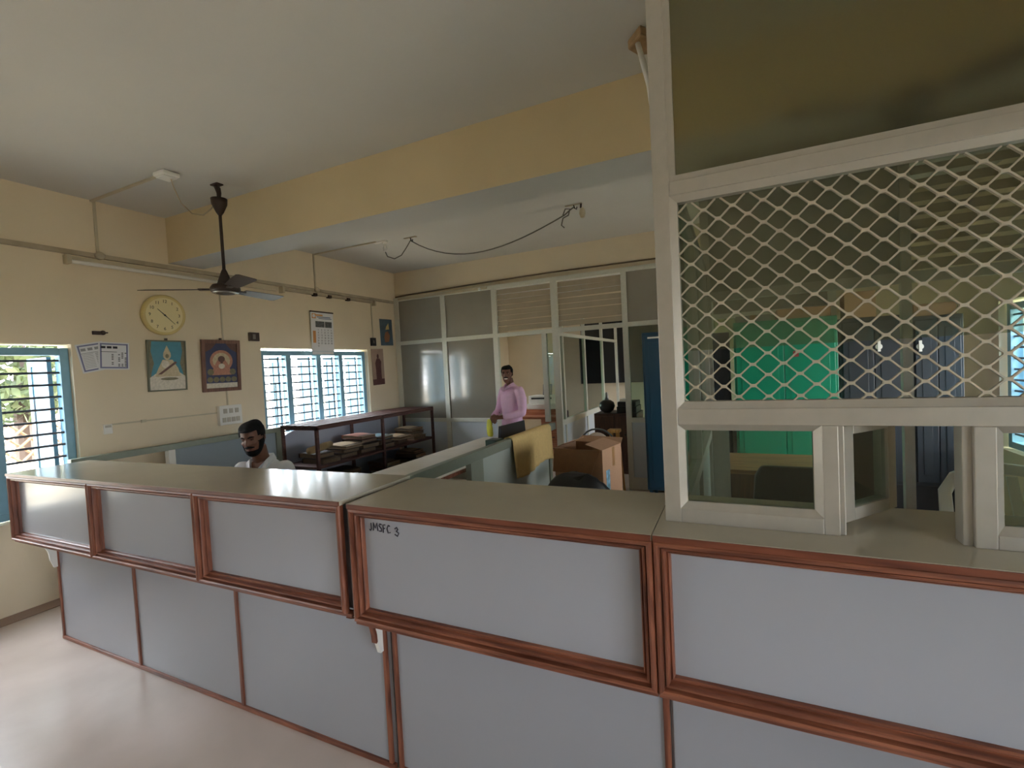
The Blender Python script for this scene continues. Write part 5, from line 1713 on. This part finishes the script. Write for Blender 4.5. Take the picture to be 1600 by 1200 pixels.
torso(sh, [(0, .0, .80, .184, .132), (0, .0, .90, .18, .132), (0, .01, 1.04, .170, .122), (0, .008, 1.20, .184, .134), (0, .012, 1.31, .192, .126), (0, .018, 1.39, .172, .095), (0, .02, 1.435, .10, .072), (0, .02, 1.455, .072, .064)])
for s in (-1, 1):
    limb(sh, [(s * .175, .015, 1.365), (s * .225, .012, 1.26), (s * .25, -.005, 1.15), (s * .265, -.03, 1.07)], [.070, .068, .062, .058])
    limb(sh, [(s * .265, -.03, 1.07), (s * .21, -.12, 1.045), (s * .13, -.215, 1.03)], [.058, .052, .046])
remesh(sh.build('shirt', M_PINK, p2), .0075, 4)
cw = MB()
for s in (-1, 1):
    q = [(s * .058, .02, 1.485), (s * .060, -.04, 1.465), (s * .018, -.092, 1.425), (s * .006, -.125, 1.36), (s * .045, -.130, 1.385), (s * .082, -.095, 1.415), (s * .088, -.04, 1.435), (s * .082, .03, 1.452)]
    cw._add(q + [(x, y - .006, z + .006) for x, y, z in q], [tuple(range(8)), tuple(range(15, 7, -1))] + [(i, 8 + i, 8 + (i + 1) % 8, (i + 1) % 8) for i in range(8)])
cw.build('shirt_collar', M_PINK, p2, bevel=.002)
pl = MB()
pl.box(-.012, .012, -.142, -.13, .84, 1.36)
tr = MB()
torso(tr, [(0, .0, .80, .172, .122), (0, .0, .88, .174, .124)])
for s in (-1, 1):
    limb(tr, [(s * .09, 0, .84), (s * .10, -.01, .50), (s * .108, .005, .10)], [.098, .076, .066])
remesh(tr.build('trousers', MATS['dark_trousers'], p2), .0085, 3)
for s in (-1, 1):
    MB().rings([ring_e((s * .115, y, z), Vector((w, 0, 0)), Vector((0, 0, h)), 14) for y, z, w, h in ((.07, .05, .03, .045), (.03, .055, .045, .055), (-.08, .045, .05, .044), (-.17, .032, .042, .03), (-.21, .026, .02, .018))]).build('shoe', M_BLACK, p2, smooth=True)
face_parts(Mhd, p2, True, False)
# yellow bag held in his hands
yb = MB(Matrix.Translation((-2.90, 6.08, 0)) @ Matrix.Rotation(RZ2, 4, 'Z'))
rings = []
for k, (z, w, d) in enumerate(((1.0, .03, .012), (.96, .05, .02), (.88, .062, .028), (.80, .06, .03), (.765, .045, .02))):
    rings.append(ring_e((-.03 + .004 * k, -.385, z), Vector((w, 0, 0)), Vector((0, d, 0)), 16))
yb.rings(rings)
tag(yb.build('yellow_bag', mat('yellow_green_cloth', srgb(206, 206, 74), .6, var=.08, scale=14), smooth=True), 'yellow green bag held in the hands of the standing man', 'bag')

# ================================================================ OUTDOORS
def tree(name, c, h, r, n, seed, m, label, trunk=True, cat='tree'):
    rnd = random.Random(seed)
    root = empty(name, (c[0], c[1], -.4), label, cat, 'greenery outside the windows')
    f = MB()
    for k in range(n):
        th, ph_, rr = rnd.uniform(0, 2 * PI), math.acos(rnd.uniform(-1, 1)), rnd.uniform(.45, 1) ** .6
        p = Vector((c[0] + r * rr * math.sin(ph_) * math.cos(th), c[1] + r * rr * math.sin(ph_) * math.sin(th), h + r * .8 * rr * math.cos(ph_)))
        if p.z < -.35:
            p.z = -.35 + rnd.uniform(0, .3)
        s = rnd.uniform(.06, .12)
        u = Vector((rnd.uniform(-1, 1), rnd.uniform(-1, 1), rnd.uniform(-1, 1))).normalized()
        w = u.cross(Vector((rnd.uniform(-1, 1), rnd.uniform(-1, 1), rnd.uniform(-1, 1)))).normalized()
        f._add([p - u * s, p + w * s * .45, p + u * s, p - w * s * .45], [(0, 1, 2, 3)])
    f.build('foliage', m, root)
    if trunk:
        MB().tube([(c[0], c[1], -.4), (c[0] + .05, c[1], h * .5), (c[0], c[1] + .05, h)], [.12, .1, .06], 10).build('trunk', M_DARKB, root)
    return root


M_LEAF = mat('leaf_green', srgb(66, 80, 50), .6, var=.25, scale=3)
M_LEAFD = mat('leaf_deep_green', srgb(54, 68, 42), .6, var=.22, scale=3)
tree('tree', (-9.5, 3.2), 2.6, 1.7, 5200, 1, M_LEAF, 'light green tree outside the left window')
tree('tree', (-13.6, -0.6), 2.8, 1.9, 3500, 2, M_LEAFD, 'deep green tree outside, farther off to the left')
tree('tree', (-13.0, 6.5), 3.2, 2.0, 3500, 3, M_LEAFD, 'green tree outside the middle window')
tree('tree', (-9.6, -2.6), 2.6, 1.7, 1800, 4, M_LEAF, 'light green tree outside, left of the frame')
tree('tree', (-8.3, 11.5), 3.2, 1.9, 1500, 6, M_LEAFD, 'green tree outside the back office window')
tree('shrub', (-7.6, 2.75), .35, .35, 300, 5, mat('bright_leaf', srgb(80, 110, 36), .6, var=.25, scale=4), 'small bright green shrub outside the left window', False, 'shrub')
fe = empty('lattice_fence', (-8.4, 2.6, -.4), 'pale orange lattice fence outside the left window', 'fence')
lt = MB()
for k in range(22):
    y = .6 + k * .2
    for sgn in (-1, 1):
        lt.tube([(-8.4 + sgn * .015, y, .8), (-8.4 + sgn * .015, y + sgn * .5, 1.3)], .016, 4)
lt.build('lattice_panel', mat('orange_brick', srgb(120, 92, 72), .8), fe)
MB().box(-8.46, -8.34, .3, 5.6, -.4, .8).build('plinth_wall', mat('pale_plaster', srgb(226, 220, 206), .8), fe)
